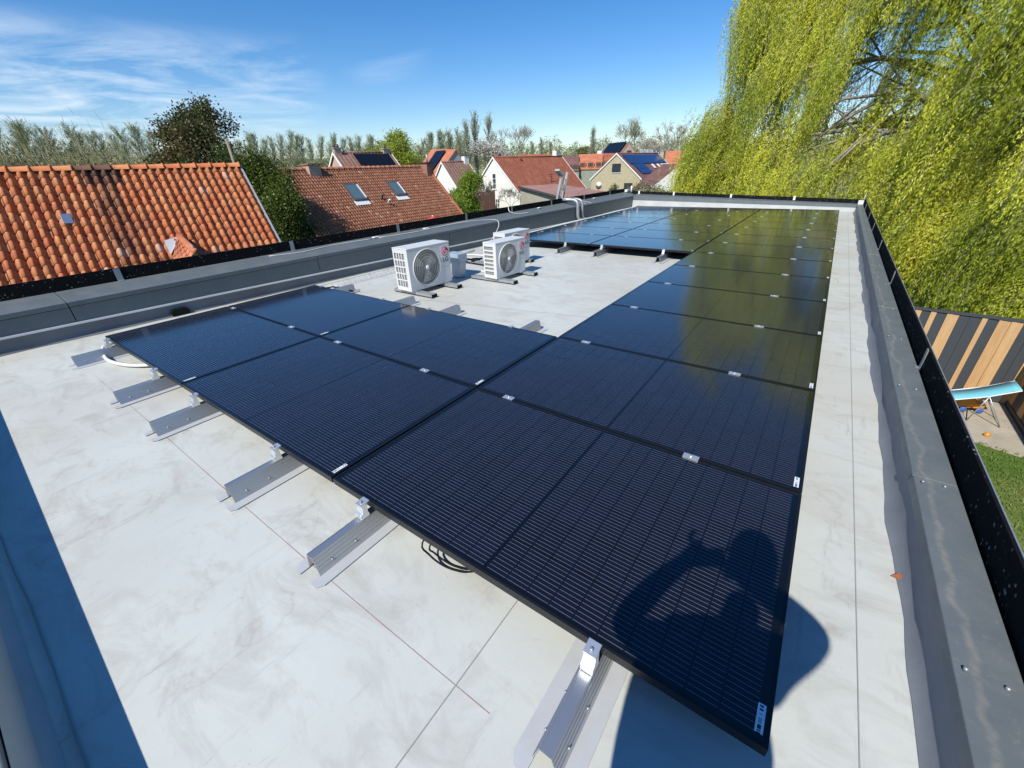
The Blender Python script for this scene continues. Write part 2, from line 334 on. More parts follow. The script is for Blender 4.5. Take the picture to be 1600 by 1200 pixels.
make_leafmat('spring_leaf', (.17, .26, .03), (.28, .38, .05))
make_leafmat('lime_leaf', (.26, .33, .03), (.36, .40, .06))
def willow_mat():
    n = MATS['willow_leaf'].node_tree.nodes; l = MATS['willow_leaf'].node_tree.links
    a = n.new('ShaderNodeAttribute'); a.attribute_name = 'tint'; s = n.new('ShaderNodeSeparateColor'); l.new(a.outputs['Color'], s.inputs[0])
    g = n.new('ShaderNodeNewGeometry')
    c = mixc(n, l, s.outputs[0], (.26, .33, .028), (.72, .70, .07)); c = mixc(n, l, mth(n, l, 'MULTIPLY', g.outputs['Random Per Island'], .45), c, (.44, .50, .06))
    for k in n:
        if k.type in ('BSDF_DIFFUSE', 'BSDF_TRANSLUCENT'): l.new(c, k.inputs[0])
willow_mat()
make_leafmat('blossom', (.62, .60, .54), (.78, .76, .70))
make_leafmat('bush_leaf', (.06, .09, .03), (.11, .15, .045))
make_leafmat('grass_blade', (.12, .20, .035), (.20, .29, .06), (.30, .30, .10))
def make_ground():
    m = mat('ground_mat', (.12, .17, .05), .95, spec=.1)
    n, l, b = nodes(m); t = n.new('ShaderNodeTexCoord').outputs['Object']
    c = mixc(n, l, rng(n, l, noise(n, l, t, .35, 6), .4, .65), (.10, .17, .035), (.20, .24, .08))
    c = mixc(n, l, rng(n, l, noise(n, l, t, 14, 5, .7), .5, .7, 0, .6), c, (.06, .10, .02))
    far = noise(n, l, mapping(n, l, t, (.012, .006, 1), (0, 0, .5)), 1, 2)
    s = n.new('ShaderNodeSeparateXYZ'); l.new(t, s.inputs[0])
    dist = mth(n, l, 'SQRT', mth(n, l, 'ADD', mth(n, l, 'POWER', s.outputs[0], 2), mth(n, l, 'POWER', s.outputs[1], 2)))
    c2 = mixc(n, l, rng(n, l, far, .45, .52), (.36, .32, .20), (.22, .27, .11))
    c = mixc(n, l, rng(n, l, dist, 60, 90), c, c2)
    l.new(c, b.inputs['Base Color'])
    bp = n.new('ShaderNodeBump'); bp.inputs['Strength'].default_value = .8; bp.inputs['Distance'].default_value = .05; l.new(noise(n, l, t, 30, 4), bp.inputs['Height']); l.new(bp.outputs[0], b.inputs['Normal'])
make_ground()
mat('paving', (.42, .38, .31), .9, noise=(2.5, .7, (.30, .26, .20)), bump=(18, .5, .02))
mat('wall_cladding', (.06, .065, .07), .6, noise=(3, .4, (.08, .085, .09)))
mat('skin', (.45, .28, .20), .5, noise=(12, .3, (.40, .23, .16)))
mat('jacket', (.03, .035, .05), .8, noise=(10, .4, (.05, .055, .07)))
mat('trousers', (.05, .05, .055), .85, noise=(12, .4, (.07, .07, .075)))
mat('hair', (.04, .028, .02), .7, noise=(60, .5, (.07, .05, .035)))
mat('eye_white', (.7, .7, .68), .3); mat('lips', (.36, .15, .12), .5)
mat('toy_orange', (.6, .25, .03), .5); mat('toy_blue', (.05, .12, .4), .5); mat('toy_yellow', (.65, .5, .05), .5); mat('toy_red', (.5, .05, .03), .5)

# ------------------------------------------------------------------ mesh helpers
class MB:
    def __init__(s): s.v = []; s.f = []; s.M = None; s.smooth = []
    def add(s, vs, fs, sm=False):
        b = len(s.v)
        for p in vs:
            p = Vector(p)
            s.v.append(tuple(s.M @ p) if s.M is not None else tuple(p))
        for f in fs: s.f.append(tuple(b + i for i in f)); s.smooth.append(sm)
    def box(s, x0, y0, z0, x1, y1, z1):
        s.add([(x0, y0, z0), (x1, y0, z0), (x1, y1, z0), (x0, y1, z0), (x0, y0, z1), (x1, y0, z1), (x1, y1, z1), (x0, y1, z1)],
              [(0, 3, 2, 1), (4, 5, 6, 7), (0, 1, 5, 4), (1, 2, 6, 5), (2, 3, 7, 6), (3, 0, 4, 7)])
    def hexa(s, p): s.add(p, [(0, 3, 2, 1), (4, 5, 6, 7), (0, 1, 5, 4), (1, 2, 6, 5), (2, 3, 7, 6), (3, 0, 4, 7)])
    def quad(s, *p): s.add(p, [tuple(range(len(p)))])
    def prism(s, poly, axis, a, b):
        """poly: 2-D points in the two other axes (in order), swept along axis from a to b"""
        n = len(poly)
        def P(q, t):
            if axis == 'x': return (t, q[0], q[1])
            if axis == 'y': return (q[0], t, q[1])
            return (q[0], q[1], t)
        vs = [P(q, a) for q in poly] + [P(q, b) for q in poly]
        fs = [tuple(range(n)), tuple(range(2 * n - 1, n - 1, -1))] + [(i, n + i, n + (i + 1) % n, (i + 1) % n) for i in range(n)]
        s.add(vs, fs)
    def tube(s, path, r, n=8, cap=True):
        path = [Vector(p) for p in path]; rs = r if isinstance(r, (list, tuple)) else [r] * len(path)
        vs = []; up = Vector((0, 0, 1)); px = None
        for i, p in enumerate(path):
            t = (path[min(i + 1, len(path) - 1)] - path[max(i - 1, 0)])
            t = t.normalized() if t.length > 1e-9 else up
            if px is None: px = t.cross(up) if abs(t.z) < .95 else t.cross(Vector((1, 0, 0)))
            px = (px - t * px.dot(t)); px = px.normalized() if px.length > 1e-6 else t.orthogonal().normalized()
            py = t.cross(px)
            for k in range(n):
                a = 2 * PI * k / n; vs.append(p + (px * math.cos(a) + py * math.sin(a)) * rs[i])
        fs = []
        for i in range(len(path) - 1):
            for k in range(n): fs.append((i * n + k, i * n + (k + 1) % n, (i + 1) * n + (k + 1) % n, (i + 1) * n + k))
        if cap: fs.append(tuple(range(n - 1, -1, -1))); fs.append(tuple((len(path) - 1) * n + k for k in range(n)))
        s.add(vs, fs, n >= 6)
    def lathe(s, prof, n=24, axis='z', origin=(0, 0, 0)):
        vs = []; o = Vector(origin)
        for r, h in prof:
            for k in range(n):
                a = 2 * PI * k / n; c, q = r * math.cos(a), r * math.sin(a)
                vs.append(o + (Vector((c, q, h)) if axis == 'z' else Vector((h, c, q)) if axis == 'x' else Vector((c, h, q))))
        fs = [(i * n + k, i * n + (k + 1) % n, (i + 1) * n + (k + 1) % n, (i + 1) * n + k) for i in range(len(prof) - 1) for k in range(n)]
        if prof[0][0] > 1e-6: fs.append(tuple(range(n)))
        if prof[-1][0] > 1e-6: fs.append(tuple((len(prof) - 1) * n + k for k in range(n)))
        s.add(vs, fs, True)
    def build(s, name, material, parent=None, bevel=0, loc=None, fixn=True):
        me = bpy.data.meshes.new(name); me.from_pydata(s.v, [], s.f)
        me.polygons.foreach_set('use_smooth', s.smooth)
        if fixn:
            bm = bmesh.new(); bm.from_mesh(me); bmesh.ops.recalc_face_normals(bm, faces=bm.faces); bm.to_mesh(me); bm.free()
        me.materials.append(MATS[material] if isinstance(material, str) else material)
        o = bpy.data.objects.new(name, me); col.objects.link(o)
        if parent is not None: o.parent = parent
        if loc is not None: o.location = loc
        if bevel:
            md = o.modifiers.new('bevel', 'BEVEL'); md.width = bevel; md.segments = 2; md.limit_method = 'ANGLE'; md.angle_limit = R_(40)
        return o
def tag(o, label=None, cat=None, group=None, kind=None):
    if label: o['label'] = label
    if cat: o['category'] = cat
    if group: o['group'] = group
    if kind: o['kind'] = kind
    return o
def thing(name, loc, label, cat, group=None, rz=0):
    o = bpy.data.objects.new(name, None); col.objects.link(o); o.empty_display_size = .2
    o.location = loc; o.rotation_euler = (0, 0, rz); return tag(o, label, cat, group)
def copy_tree(o, parent=None):
    c = o.copy(); col.objects.link(c); c.parent = parent
    for ch in list(o.children): copy_tree(ch, c)
    return c
def np_mesh(name, verts, nper, material, parent=None, loc=None):
    """many separate faces of nper corners, fast"""
    verts = np.ascontiguousarray(verts, dtype=np.float32); nv = len(verts); nf = nv // nper
    me = bpy.data.meshes.new(name); me.vertices.add(nv); me.vertices.foreach_set('co', verts.ravel())
    me.loops.add(nv); me.loops.foreach_set('vertex_index', np.arange(nv, dtype=np.int32))
    me.polygons.add(nf); me.polygons.foreach_set('loop_start', np.arange(0, nv, nper, dtype=np.int32))
    me.update(); me.materials.append(MATS[material])
    o = bpy.data.objects.new(name, me); col.objects.link(o)
    if parent is not None: o.parent = parent
    if loc is not None: o.location = loc
    return o
RS = np.random.RandomState(11)
def leaf_quads(P, D, ln, wd, rs=RS, fold=True):
    """one diamond-shaped leaf at each P pointing along D"""
    n = len(P); D = D / (np.linalg.norm(D, axis=1, keepdims=True) + 1e-9)
    rnd = rs.normal(size=(n, 3)); S = np.cross(D, rnd); S /= (np.linalg.norm(S, axis=1, keepdims=True) + 1e-9)
    ln = np.asarray(ln).reshape(-1, 1) * np.ones((n, 1)); wd = np.asarray(wd).reshape(-1, 1) * np.ones((n, 1))
    a = P; b = P + D * ln * .45 + S * wd * .5; c = P + D * ln; d = P + D * ln * .45 - S * wd * .5
    return np.stack([a, b, c, d], 1).reshape(-1, 3)

def text_mesh(name, s, size, material, parent, mtx, extrude=.0008):
    cu = bpy.data.curves.new(name, 'FONT'); cu.body = s; cu.size = size; cu.extrude = extrude; cu.align_x = 'CENTER'; cu.offset = size * .012
    o = bpy.data.objects.new(name, cu); col.objects.link(o)
    dg = bpy.context.evaluated_depsgraph_get(); me = bpy.data.meshes.new_from_object(o.evaluated_get(dg))
    bpy.data.objects.remove(o); bpy.data.curves.remove(cu)
    me.transform(mtx); me.materials.clear(); me.materials.append(MATS[material])
    q = bpy.data.objects.new(name, me); col.objects.link(q); q.parent = parent; return q

# ================================================================== SETTING
XL, XR, YF, YB = -6.6, .40, -1.145, 16.3      # inner faces of the parapets
def build_ground():
    xs = [-1500, -900, -500, -260, -140, -80, -40, -20, -10, 0, 2.5, 4, 6, 10, 20, 40, 80, 200, 500, 1200]
    ys = [-300, -60, -20, 0, 5, 8, 10, 12, 15, 20, 30, 50, 80, 130, 200, 300, 450, 700, 1100, 1800]
    mb = MB(); V = [(x, y, gz(x, y)) for y in ys for x in xs]; nx = len(xs)
    mb.add(V, [(j * nx + i, j * nx + i + 1, (j + 1) * nx + i + 1, (j + 1) * nx + i) for j in range(len(ys) - 1) for i in range(nx - 1)])
    tag(mb.build('ground', 'ground_mat'), kind='structure')
build_ground()
# ================================================================== THE FLAT ROOF
def zl(y): return .02 - .0125 * (y + .6)           # the membrane drops gently towards the far left outlet
roofb = thing('flat_roof_building', (-3, 7.5, gz(-3, 7)), 'building under our feet with a flat pale membrane roof and low dark metal parapets', 'building')
def rpart(mb, name, m, **k):
    o = mb.build(name, m, None, **k); o.parent = roofb; o.matrix_parent_inverse = Matrix.Translation(-Vector(roofb.location)); return o
mb = MB(); mb.box(XL - .38, YF - .5, gz(-3, 7) - .5, XR + .16, YB + .35, -.32); rpart(mb, 'wall', 'wall_cladding')
# roof sheet
ys = [YF + .0] + [YF + .5 + i * .5 for i in range(34)] + [YB + .02]
ys = [y for y in ys if y <= YB + .02]
mb = MB(); xs_ = [XL - .02, XL + .25, XL + .75, -5.0, -3, -1, XR + .02]
def rz(x, y):
    if x <= XL: return zl(y)
    if x < -5.2: return zl(y) * ((-5.2 - x) / (-5.2 - XL)) ** 1.3
    return 0
V = [(x, y, rz(x, y)) for y in ys for x in xs_]; nx = len(xs_)
mb.add(V, [(j * nx + i, j * nx + i + 1, (j + 1) * nx + i + 1, (j + 1) * nx + i) for j in range(len(ys) - 1) for i in range(nx - 1)])
rpart(mb, 'roof_membrane', 'roof_membrane')
# welded seams of the membrane: thin laps a few millimetres high
mb = MB()
for x0, y0, x1, y1 in [(.235, YF, .235, YB), (-.838, -.9, -.851, .8), (-4.4, 2.9, -2.1, 3.35), (-3.0, 5.2, -1.95, 5.3)]:
    d = Vector((x1 - x0, y1 - y0, 0)).normalized(); n_ = Vector((-d.y, d.x, 0)) * .0016
    pts = [Vector((x0, y0, 0)) - n_, Vector((x1, y1, 0)) - n_, Vector((x1, y1, 0)) + n_, Vector((x0, y0, 0)) + n_]
    mb.hexa([p + Vector((0, 0, .0005)) for p in pts] + [p + Vector((0, 0, .0035)) for p in pts])
rpart(mb, 'membrane_seam', 'seam_dark')
# upstands (membrane turned up the parapet)
def wav(y, k=1.0): return .008 * math.sin(y * 3.1 * k) + .006 * math.sin(y * 7.3 * k + 1) + .003 * math.sin(y * 17 * k)
def strip(prof_of_t, ts, mbx, sm=True):
    """sweep an open profile: prof_of_t(t) -> list of points"""
    P = [prof_of_t(t) for t in ts]; n = len(P[0])
    mbx.add([q for p in P for q in p], [(i * n + k, i * n + k + 1, (i + 1) * n + k + 1, (i + 1) * n + k) for i in range(len(P) - 1) for k in range(n - 1)], sm)
tY = [YF + i * (YB - YF) / 160 for i in range(161)]
mb = MB(); strip(lambda y: [(XR - .035 + wav(y), y, .003), (XR - .012 + wav(y) * .7, y, .020), (XR + .002 + wav(y) * .4, y, .06), (XR + .012, y, .14)], tY, mb); rpart(mb, 'upstand', 'upstand_grey_shaded', fixn=False)
mb = MB(); strip(lambda y: [(XL + .035 + wav(y), y, zl(y) + .003), (XL + .012, y, zl(y) + .02), (XL, y, zl(y) + .07), (XL - .006, y, zl(y) + .19)], tY, mb); rpart(mb, 'upstand', 'upstand_dark_shaded', fixn=False)
tX = [XL + i * (XR - XL) / 60 for i in range(61)]
def ztop(x): return .40 + (.185 - .40) * (x - XL) / (XR - XL)
def zb(x): return zl(YB) * max(0, (-5.2 - x) / (-5.2 - XL)) ** 1.3 if x < -5.2 else 0
mb = MB(); strip(lambda x: [(x, YB - .05, zb(x) + .004), (x, YB - .012, zb(x) + .03), (x, YB - .004, ztop(x) - .06)], tX, mb, False); rpart(mb, 'upstand', 'upstand_membrane', fixn=False)
mb = MB(); strip(lambda x: [(x, YF + .05, .004), (x, YF + .015, .03), (x, YF + .004, .325 - .0295 * (x - XL))], tX, mb, False); rpart(mb, 'upstand', 'front_membrane', fixn=False)
mb = MB(); strip(lambda x: [(x, YF + .088 + wav(x, .7) * .5, .0045), (x, YF + .090 + wav(x, .7) * .5, .0065), (x, YF + .084 + wav(x, .7) * .5, .0065)], tX, mb); rpart(mb, 'membrane_seam', 'seam_dark', fixn=False)
# white termination bar low on the left parapet and at the back
mb = MB(); P = []
def bar(y):
    z = .182 - .0160 * (y + .6); return [(XL + .000, y, z - .012), (XL + .022, y, z - .012), (XL + .022, y, z + .008), (XL + .0, y, z + .012)]
strip(bar, [YF, YB - .01], mb, False); rpart(mb, 'termination_bar', 'white_strip', fixn=False)
# upper flashing of the left parapet, in sheets
mb = MB()
def zbar(y): return .182 - .0160 * (y + .6)
cuts = [YF, -.03, 2.87, 5.88, 8.9, 11.9, YB]
for a, b_ in zip(cuts, cuts[1:]):
    mb = MB(); mb.add([(XL + .006, a + .004, zbar(a) + .014), (XL + .006, b_ - .004, zbar(b_) + .014), (XL + .006, b_ - .004, .345), (XL + .006, a + .004, .345)], [(0, 1, 2, 3)])
    rpart(mb, 'flashing', 'coping_metal', fixn=False)
# copings, one mesh per side, each sheet 3 m with an open joint and a drip edge
def zo(y): return .455 + .0040 * (y + 1)
mb = MB()
cutsL = [YF - .45] + cuts[1:-1] + [YB + .37]
for a, b_ in zip(cutsL, cutsL[1:]):
    a += .003; b_ -= .003
    mb = MB(); mb.hexa([(XL + .022, a, .352), (XL + .022, b_, .352), (XL - .40, b_, .352), (XL - .40, a, .352), (XL + .022, a, .402), (XL + .022, b_, .402), (XL - .40, b_, zo(b_)), (XL - .40, a, zo(a))])
    rpart(mb, 'coping', 'coping_metal', bevel=.004)
cutsR = [YF - .45, 1.56, 4.57, 7.6, 10.6, 13.6, YB + .37]
mb = MB()
for a, b_ in zip(cutsR, cutsR[1:]):
    a += .002; b_ -= .002
    mb = MB(); mb.hexa([(XR + .002, a, .135), (XR + .002, b_, .135), (XR + .155, b_, .12), (XR + .155, a, .12), (XR + .006, a, .185), (XR + .006, b_, .185), (XR + .155, b_, .192), (XR + .155, a, .192)])
    rpart(mb, 'coping', 'coping_metal_stained', bevel=.004)
# joint covers and screws on the right coping
for yj in cutsR[1:-1]:
    mb = MB(); mb.box(XR + .000, yj - .028, .186, XR + .150, yj + .028, .1945); rpart(mb, 'joint_cover', 'coping_metal_stained', bevel=.002)
mb = MB()
for yj in (.55, 1.50, 2.6, 3.6, 4.51, 5.6, 6.7, 7.54, 8.6, 9.6, 10.54, 12.0, 13.54):
    for dxx in (.032, .112):
        mb = MB(); mb.lathe([(.006, .186), (.006, .1945), (.004, .197), (.001, .1975)], 10, 'z', (XR + dxx + random.uniform(-.006, .006), yj + random.uniform(-.03, .03), .003)); rpart(mb, 'screw', 'galvanised')
mb = MB()
mb.hexa([(XL, YB - .010, ztop(XL) - .15), (XR, YB - .010, ztop(XR) - .07), (XR, YB + .34, ztop(XR) - .05), (XL, YB + .34, ztop(XL) - .05),
         (XL, YB - .012, ztop(XL)), (XR + .006, YB - .012, ztop(XR)), (XR + .006, YB + .34, ztop(XR) + .02), (XL, YB + .34, ztop(XL) + .05)])
rpart(mb, 'coping', 'coping_metal', bevel=.004)
mb = MB()
mb.hexa([(XL, YF - .34, .28), (XR, YF - .34, .08), (XR, YF, .08), (XL, YF, .28), (XL, YF - .34, .36), (XR, YF - .34, .15), (XR, YF, .14), (XL, YF, .345)])
rpart(mb, 'coping', 'coping_metal', bevel=.004)
# black edge screens with a thin metal rim, and their brackets
def scrL(y): return .600 + .0030 * (y + 1)
mb = MB(); mb.hexa([(XL - .430, YF - .45, .1), (XL - .405, YF - .45, .1), (XL - .405, YB + .36, .1), (XL - .430, YB + .36, .1), (XL - .430, YF - .45, scrL(-1)), (XL - .405, YF - .45, scrL(-1)), (XL - .405, YB + .36, scrL(16)), (XL - .430, YB + .36, scrL(16))])
s_ = rpart(mb, 'edge_screen', 'screen_black')
mb = MB(); mb.hexa([(XR + .168, YF - .45, -.2), (XR + .176, YF - .45, -.2), (XR + .176, YB + .36, -.2), (XR + .168, YB + .36, -.2), (XR + .168, YF - .45, .335), (XR + .176, YF - .45, .335), (XR + .176, YB + .36, .335), (XR + .168, YB + .36, .335)])
rpart(mb, 'edge_screen', 'screen_black')
mb = MB(); mb.box(XR + .177, YF - .45, .29, XR + .182, YB + .36, .340); rpart(mb, 'screen_rim', 'galvanised')
mb = MB(); mb.hexa([(XL - .43, YB + .36, .1), (XR + .18, YB + .36, .05), (XR + .18, YB + .38, .05), (XL - .43, YB + .38, .1), (XL - .43, YB + .36, .56), (XR + .18, YB + .36, .315), (XR + .18, YB + .38, .315), (XL - .43, YB + .38, .56)])
rpart(mb, 'edge_screen', 'screen_black')
for y in (-1.2, .56, 2.74, 4.9, 6.93, 8.74, 10.77, 12.9, 15.0):
    mb = MB(); mb.box(XL - .404, y - .03, .40, XL - .398, y + .03, scrL(y) - .002); mb.box(XL - .404, y - .03, zo(y) - .004, XL - .36, y + .03, zo(y) + .003); rpart(mb, 'bracket', 'galvanised')
for y in (2.99, 5.65, 8.1, 10.4, 12.5, 14.9):
    mb = MB(); mb.box(XR + .160, y - .022, .0, XR + .166, y + .022, .332); mb.box(XR + .135, y - .022, .1935, XR + .160, y + .022, .197); rpart(mb, 'bracket', 'galvanised')
for x in (-6.5, -5.16, -3.18, -1.27):
    z = ztop(x); mb = MB(); mb.box(x - .03, YB + .350, z - .02, x + .03, YB + .358, z + .165); mb.box(x - .03, YB + .30, z + .052, x + .03, YB + .352, z + .058); rpart(mb, 'bracket', 'white_strip')
# corner caps
mb = MB(); mb.box(XL - .41, YB + .12, .53, XL - .30, YB + .37, .62); mb.tube([(XL - .2, YB + .3, .5), (XL - .2, YB + .3, .74)], .03, 8); rpart(mb, 'corner_cap', 'white_strip')
mb = MB(); mb.box(XR + .02, YB + .12, .195, XR + .15, YB + .34, .30); mb.tube([(XR + .16, YB + .34, .3), (XR + .14, YB + .34, .46)], .008, 6); rpart(mb, 'corner_cap', 'white_strip')
# drain outlets through the left upstand
for y in (.888, 11.35):
    z = zl(y); mb = MB()
    mb.prism([(y - .09, z + .01), (y + .09, z + .01), (y + .105, z + .05), (y + .07, z + .085), (y - .07, z + .085), (y - .10, z + .055)], 'x', XL - .05, XL + .045)
    rpart(mb, 'drain_outlet', 'black_rubber')
# red chalk line and a few scratches on the roof
mb = MB(); strip(lambda x: [(x, -.2765 + .012 * math.sin(x), .0022), (x, -.2737 + .012 * math.sin(x), .0022)], [-6.5 + i * .1 for i in range(59)], mb, False)
rpart(mb, 'chalk_line', 'chalk_red')
lf = MB(); p = pz(1409, 905, .006)
lf.add([(p.x - .035, p.y - .004, .006), (p.x - .012, p.y + .018, .016), (p.x + .014, p.y + .012, .012), (p.x + .030, p.y + .016, .010), (p.x + .026, p.y - .008, .007), (p.x + .03, p.y - .024, .006), (p.x + .004, p.y - .018, .011), (p.x - .01, p.y - .01, .008)], [(0, 1, 7), (1, 2, 6, 7), (2, 3, 4), (2, 4, 5, 6)])
tag(lf.build('dead_leaf', 'dry_leaf'), 'small curled brown dead leaf lying on the pale roof by the right parapet', 'leaf')

# ================================================================== RAILS, CLAMPS, PANELS
PX, PY, ZP = 1.92, 1.136, .175
def rail_mb(y0, y1, mb):
    prof = [(-.046, .004), (-.021, .098), (.021, .098), (.046, .004)]      # hollow, open at the ends
    th = .003
    inner = [(-.0425, .004), (-.0185, .0945), (.0185, .0945), (.0425, .004)]
    for (a, b_, c, d) in [(prof[0], prof[1], inner[1], inner[0]), (prof[1], prof[2], inner[2], inner[1]), (prof[2], prof[3], inner[3], inner[2])]:
        mb.hexa([(a[0], y0, a[1]), (d[0], y0, d[1]), (d[0], y1, d[1]), (a[0], y1, a[1]), (b_[0], y0, b_[1]), (c[0], y0, c[1]), (c[0], y1, c[1]), (b_[0], y1, b_[1])])
    for s in (-1, 1):                        # ribs along the sides and a slot lip on top
        for z in (.03, .048, .066, .084):
            x = s * (.046 - (z - .004) * .266)
            mb.box(min(x, x + s * .0018), y0, z - .0015, max(x, x + s * .0018), y1, z + .0015)
        mb.box(s * .018 - .0015, y0, .0982, s * .018 + .0015, y1, .1010)
def rail(x, y0, y1, label, group):
    r = thing('mounting_rail', (x, y0, 0), label, 'rail', group)
    mb = MB(); rail_mb(0, y1 - y0, mb); mb.build('rail_profile', 'aluminium_brushed', r)
    for s in (-1, 1):
        mb = MB(); ch = .03 if s < 0 else .0
        mb.prism([(s * .040, -.045), (s * .078, -.045), (s * .098, -.015), (s * .098, y1 - y0 + .03), (s * .040, y1 - y0 + .05)], 'z', .0045, .0075)
        mb.build('flashing', 'flashing_sheet', r)
        for yy in (.07, .19):
            z = .040; x_ = s * (.046 - (z - .004) * .266)
            mb = MB(); mb.lathe([(.0055, 0), (.0055, s * .005), (.002, s * .007)], 8, 'x', (x_, yy, z)); mb.build('screw', 'galvanised', r)
    return r
ord_ = ['rightmost', 'second from the right', 'third from the right', 'fourth from the right', 'fifth from the right', 'leftmost']
nearx = [-.486, -1.644, -2.425, -3.541, -4.322, -5.593]
for i, x in enumerate(nearx):
    y1 = 14.9 if i < 2 else 2.74
    rail(x, -.30, y1, 'silver ridged mounting rail poking out at the near panel edge, %s' % ord_[i], 'mounting rails on the roof')
for x, t in zip((-2.40, -3.555, -4.33, -5.5), ('rightmost', 'middle', 'left, just right of the white fan units', 'hidden')):
    if t == 'hidden': continue
    rail(x, 6.52, 14.9, 'silver mounting rail end before the far panel block, %s of three' % t.split(',')[0], 'mounting rails on the roof')
def end_clamp(x, y, s, label):
    c = thing('end_clamp', (x, y, .0985), label, 'clamp', 'clamps holding the panels')
    mb = MB(); mb.prism([(-.005 * s, .003), (-.052 * s, .003), (-.052 * s, .030), (-.040 * s, .036), (-.034 * s, .058), (-.040 * s, .078), (.009 * s, .0835), (.009 * s, .0775), (-.010 * s, .074), (-.010 * s, .030), (-.006 * s, .020)], 'x', -.022, .022)
    mb.build('clamp_body', 'aluminium_bright', c, bevel=.0012)
    mb = MB(); mb.lathe([(.006, .082), (.006, .088), (.003, .089)], 8, 'z', (0, -.022 * s, 0)); mb.build('bolt', 'galvanised', c)
    return c
for i, x in enumerate(nearx):
    end_clamp(x, .0, 1, 'bright end clamp on the near panel edge, on the rail %s' % ord_[i])
    if i >= 2: end_clamp(x, 2 * PY - .018, -1, 'end clamp on the back edge of the near block, rail %s' % ord_[i])
for i, x in enumerate((-2.40, -3.555, -4.33)):
    end_clamp(x, 6 * PY, 1, 'aluminium end clamp on the front edge of the far panel block, %s of three' % ('rightmost', 'middle', 'leftmost')[i])
# the panels
def make_panel():
    r = thing('solar_panel', (0, 0, 0), 'x', 'solar panel', 'black solar panels on the flat roof')
    W, Hh, t = 1.905, 1.121, .035
    mb = MB(); e = .010
    for a in [(0, 0, W, e), (0, Hh - e, W, Hh), (0, e, e, Hh - e), (W - e, e, W, Hh - e)]:
        mb.box(a[0], a[1], -t, a[2], a[3], 0)
    mb.box(e, e, -t, W - e, e + .015, -t + .002); mb.box(e, Hh - e - .015, -t, W - e, Hh - e, -t + .002)
    mb.build('frame', 'black_frame', r)
    mb = MB(); mb.box(e - .0005, e - .0005, -.006, W - e + .0005, Hh - e + .0005, -.0012); mb.build('glass', 'solar_glass', r)
    mb = MB(); mb.box(0, 0, 0, .020, .080, .0006); mb.build('serial_label', 'barcode_label', r, loc=(W - .036, .028, -.0010))
    return r
cols = [-PX, -2 * PX, -3 * PX]
side = ['right-hand', 'middle', 'left-hand']
rown = ['nearest', 'second', 'third', 'fourth', 'fifth', 'sixth', 'seventh', 'eighth', 'ninth', 'tenth', 'eleventh', 'twelfth', 'farthest']
grid = [(c, r) for r in (0, 1) for c in (0, 1, 2)] + [(0, r) for r in range(2, 6)] + [(c, r) for r in range(6, 13) for c in (0, 1, 2)]
proto = make_panel(); first = True
EX = {(0, 0): 'black solar panel in the right foreground with the photographer\'s shadow across it',
      (1, 0): 'black solar panel in the front row, middle of three, between the two seams',
      (2, 0): 'black solar panel at the near left corner of the array beside the white conduit'}
for c, r in grid:
    p = proto if first else copy_tree(proto); first = False
    p.location = (cols[c] + .010, r * PY + .0075, ZP)
    if (c, r) in EX: lab = EX[(c, r)]
    elif r == 1: lab = 'black solar panel in the second row, %s column of the near block' % side[c]
    elif c == 0 and r < 6: lab = 'black solar panel in the single column beside bare roof, %s row from the viewer' % rown[r]
    else: lab = 'black solar panel of the far block, %s column, %s row from the viewer' % (side[c], rown[r])
    p['label'] = lab
# mid clamps between the rows
def make_mid():
    mb = MB(); mb.box(-.038, -.019, .0008, .038, .019, .0045); mb.box(-.038, -.006, -.07, .038, .006, .0008)
    mb.lathe([(.0065, .0045), (.0065, .010), (.003, .011)], 8, 'z', (0, 0, 0))
    return mb.build('mid_clamp', 'aluminium_bright')
midp = make_mid(); firstm = True
for c, r in grid:
    if (c, r - 1) not in grid or r == 0: continue
    for k, x in enumerate(nearx[2 * c:2 * c + 2]):
        x_ = {(1, 0): -2.425, (1, 1): -3.541}.get((c, k), x)
        o = midp if firstm else midp.copy()
        if not firstm: col.objects.link(o)
        firstm = False; o.location = (x_ + random.uniform(-.006, .006), r * PY, ZP)
        blk = 'near block' if r < 2 else ('single column' if r < 7 and c == 0 else 'far block')
        tag(o, 'clamp plate between the %s and %s panel rows, %s column, %s rail' % (rown[r - 1], rown[r], side[c], ('right', 'left')[k]), 'clamp', 'silver clamp plates between panel rows')
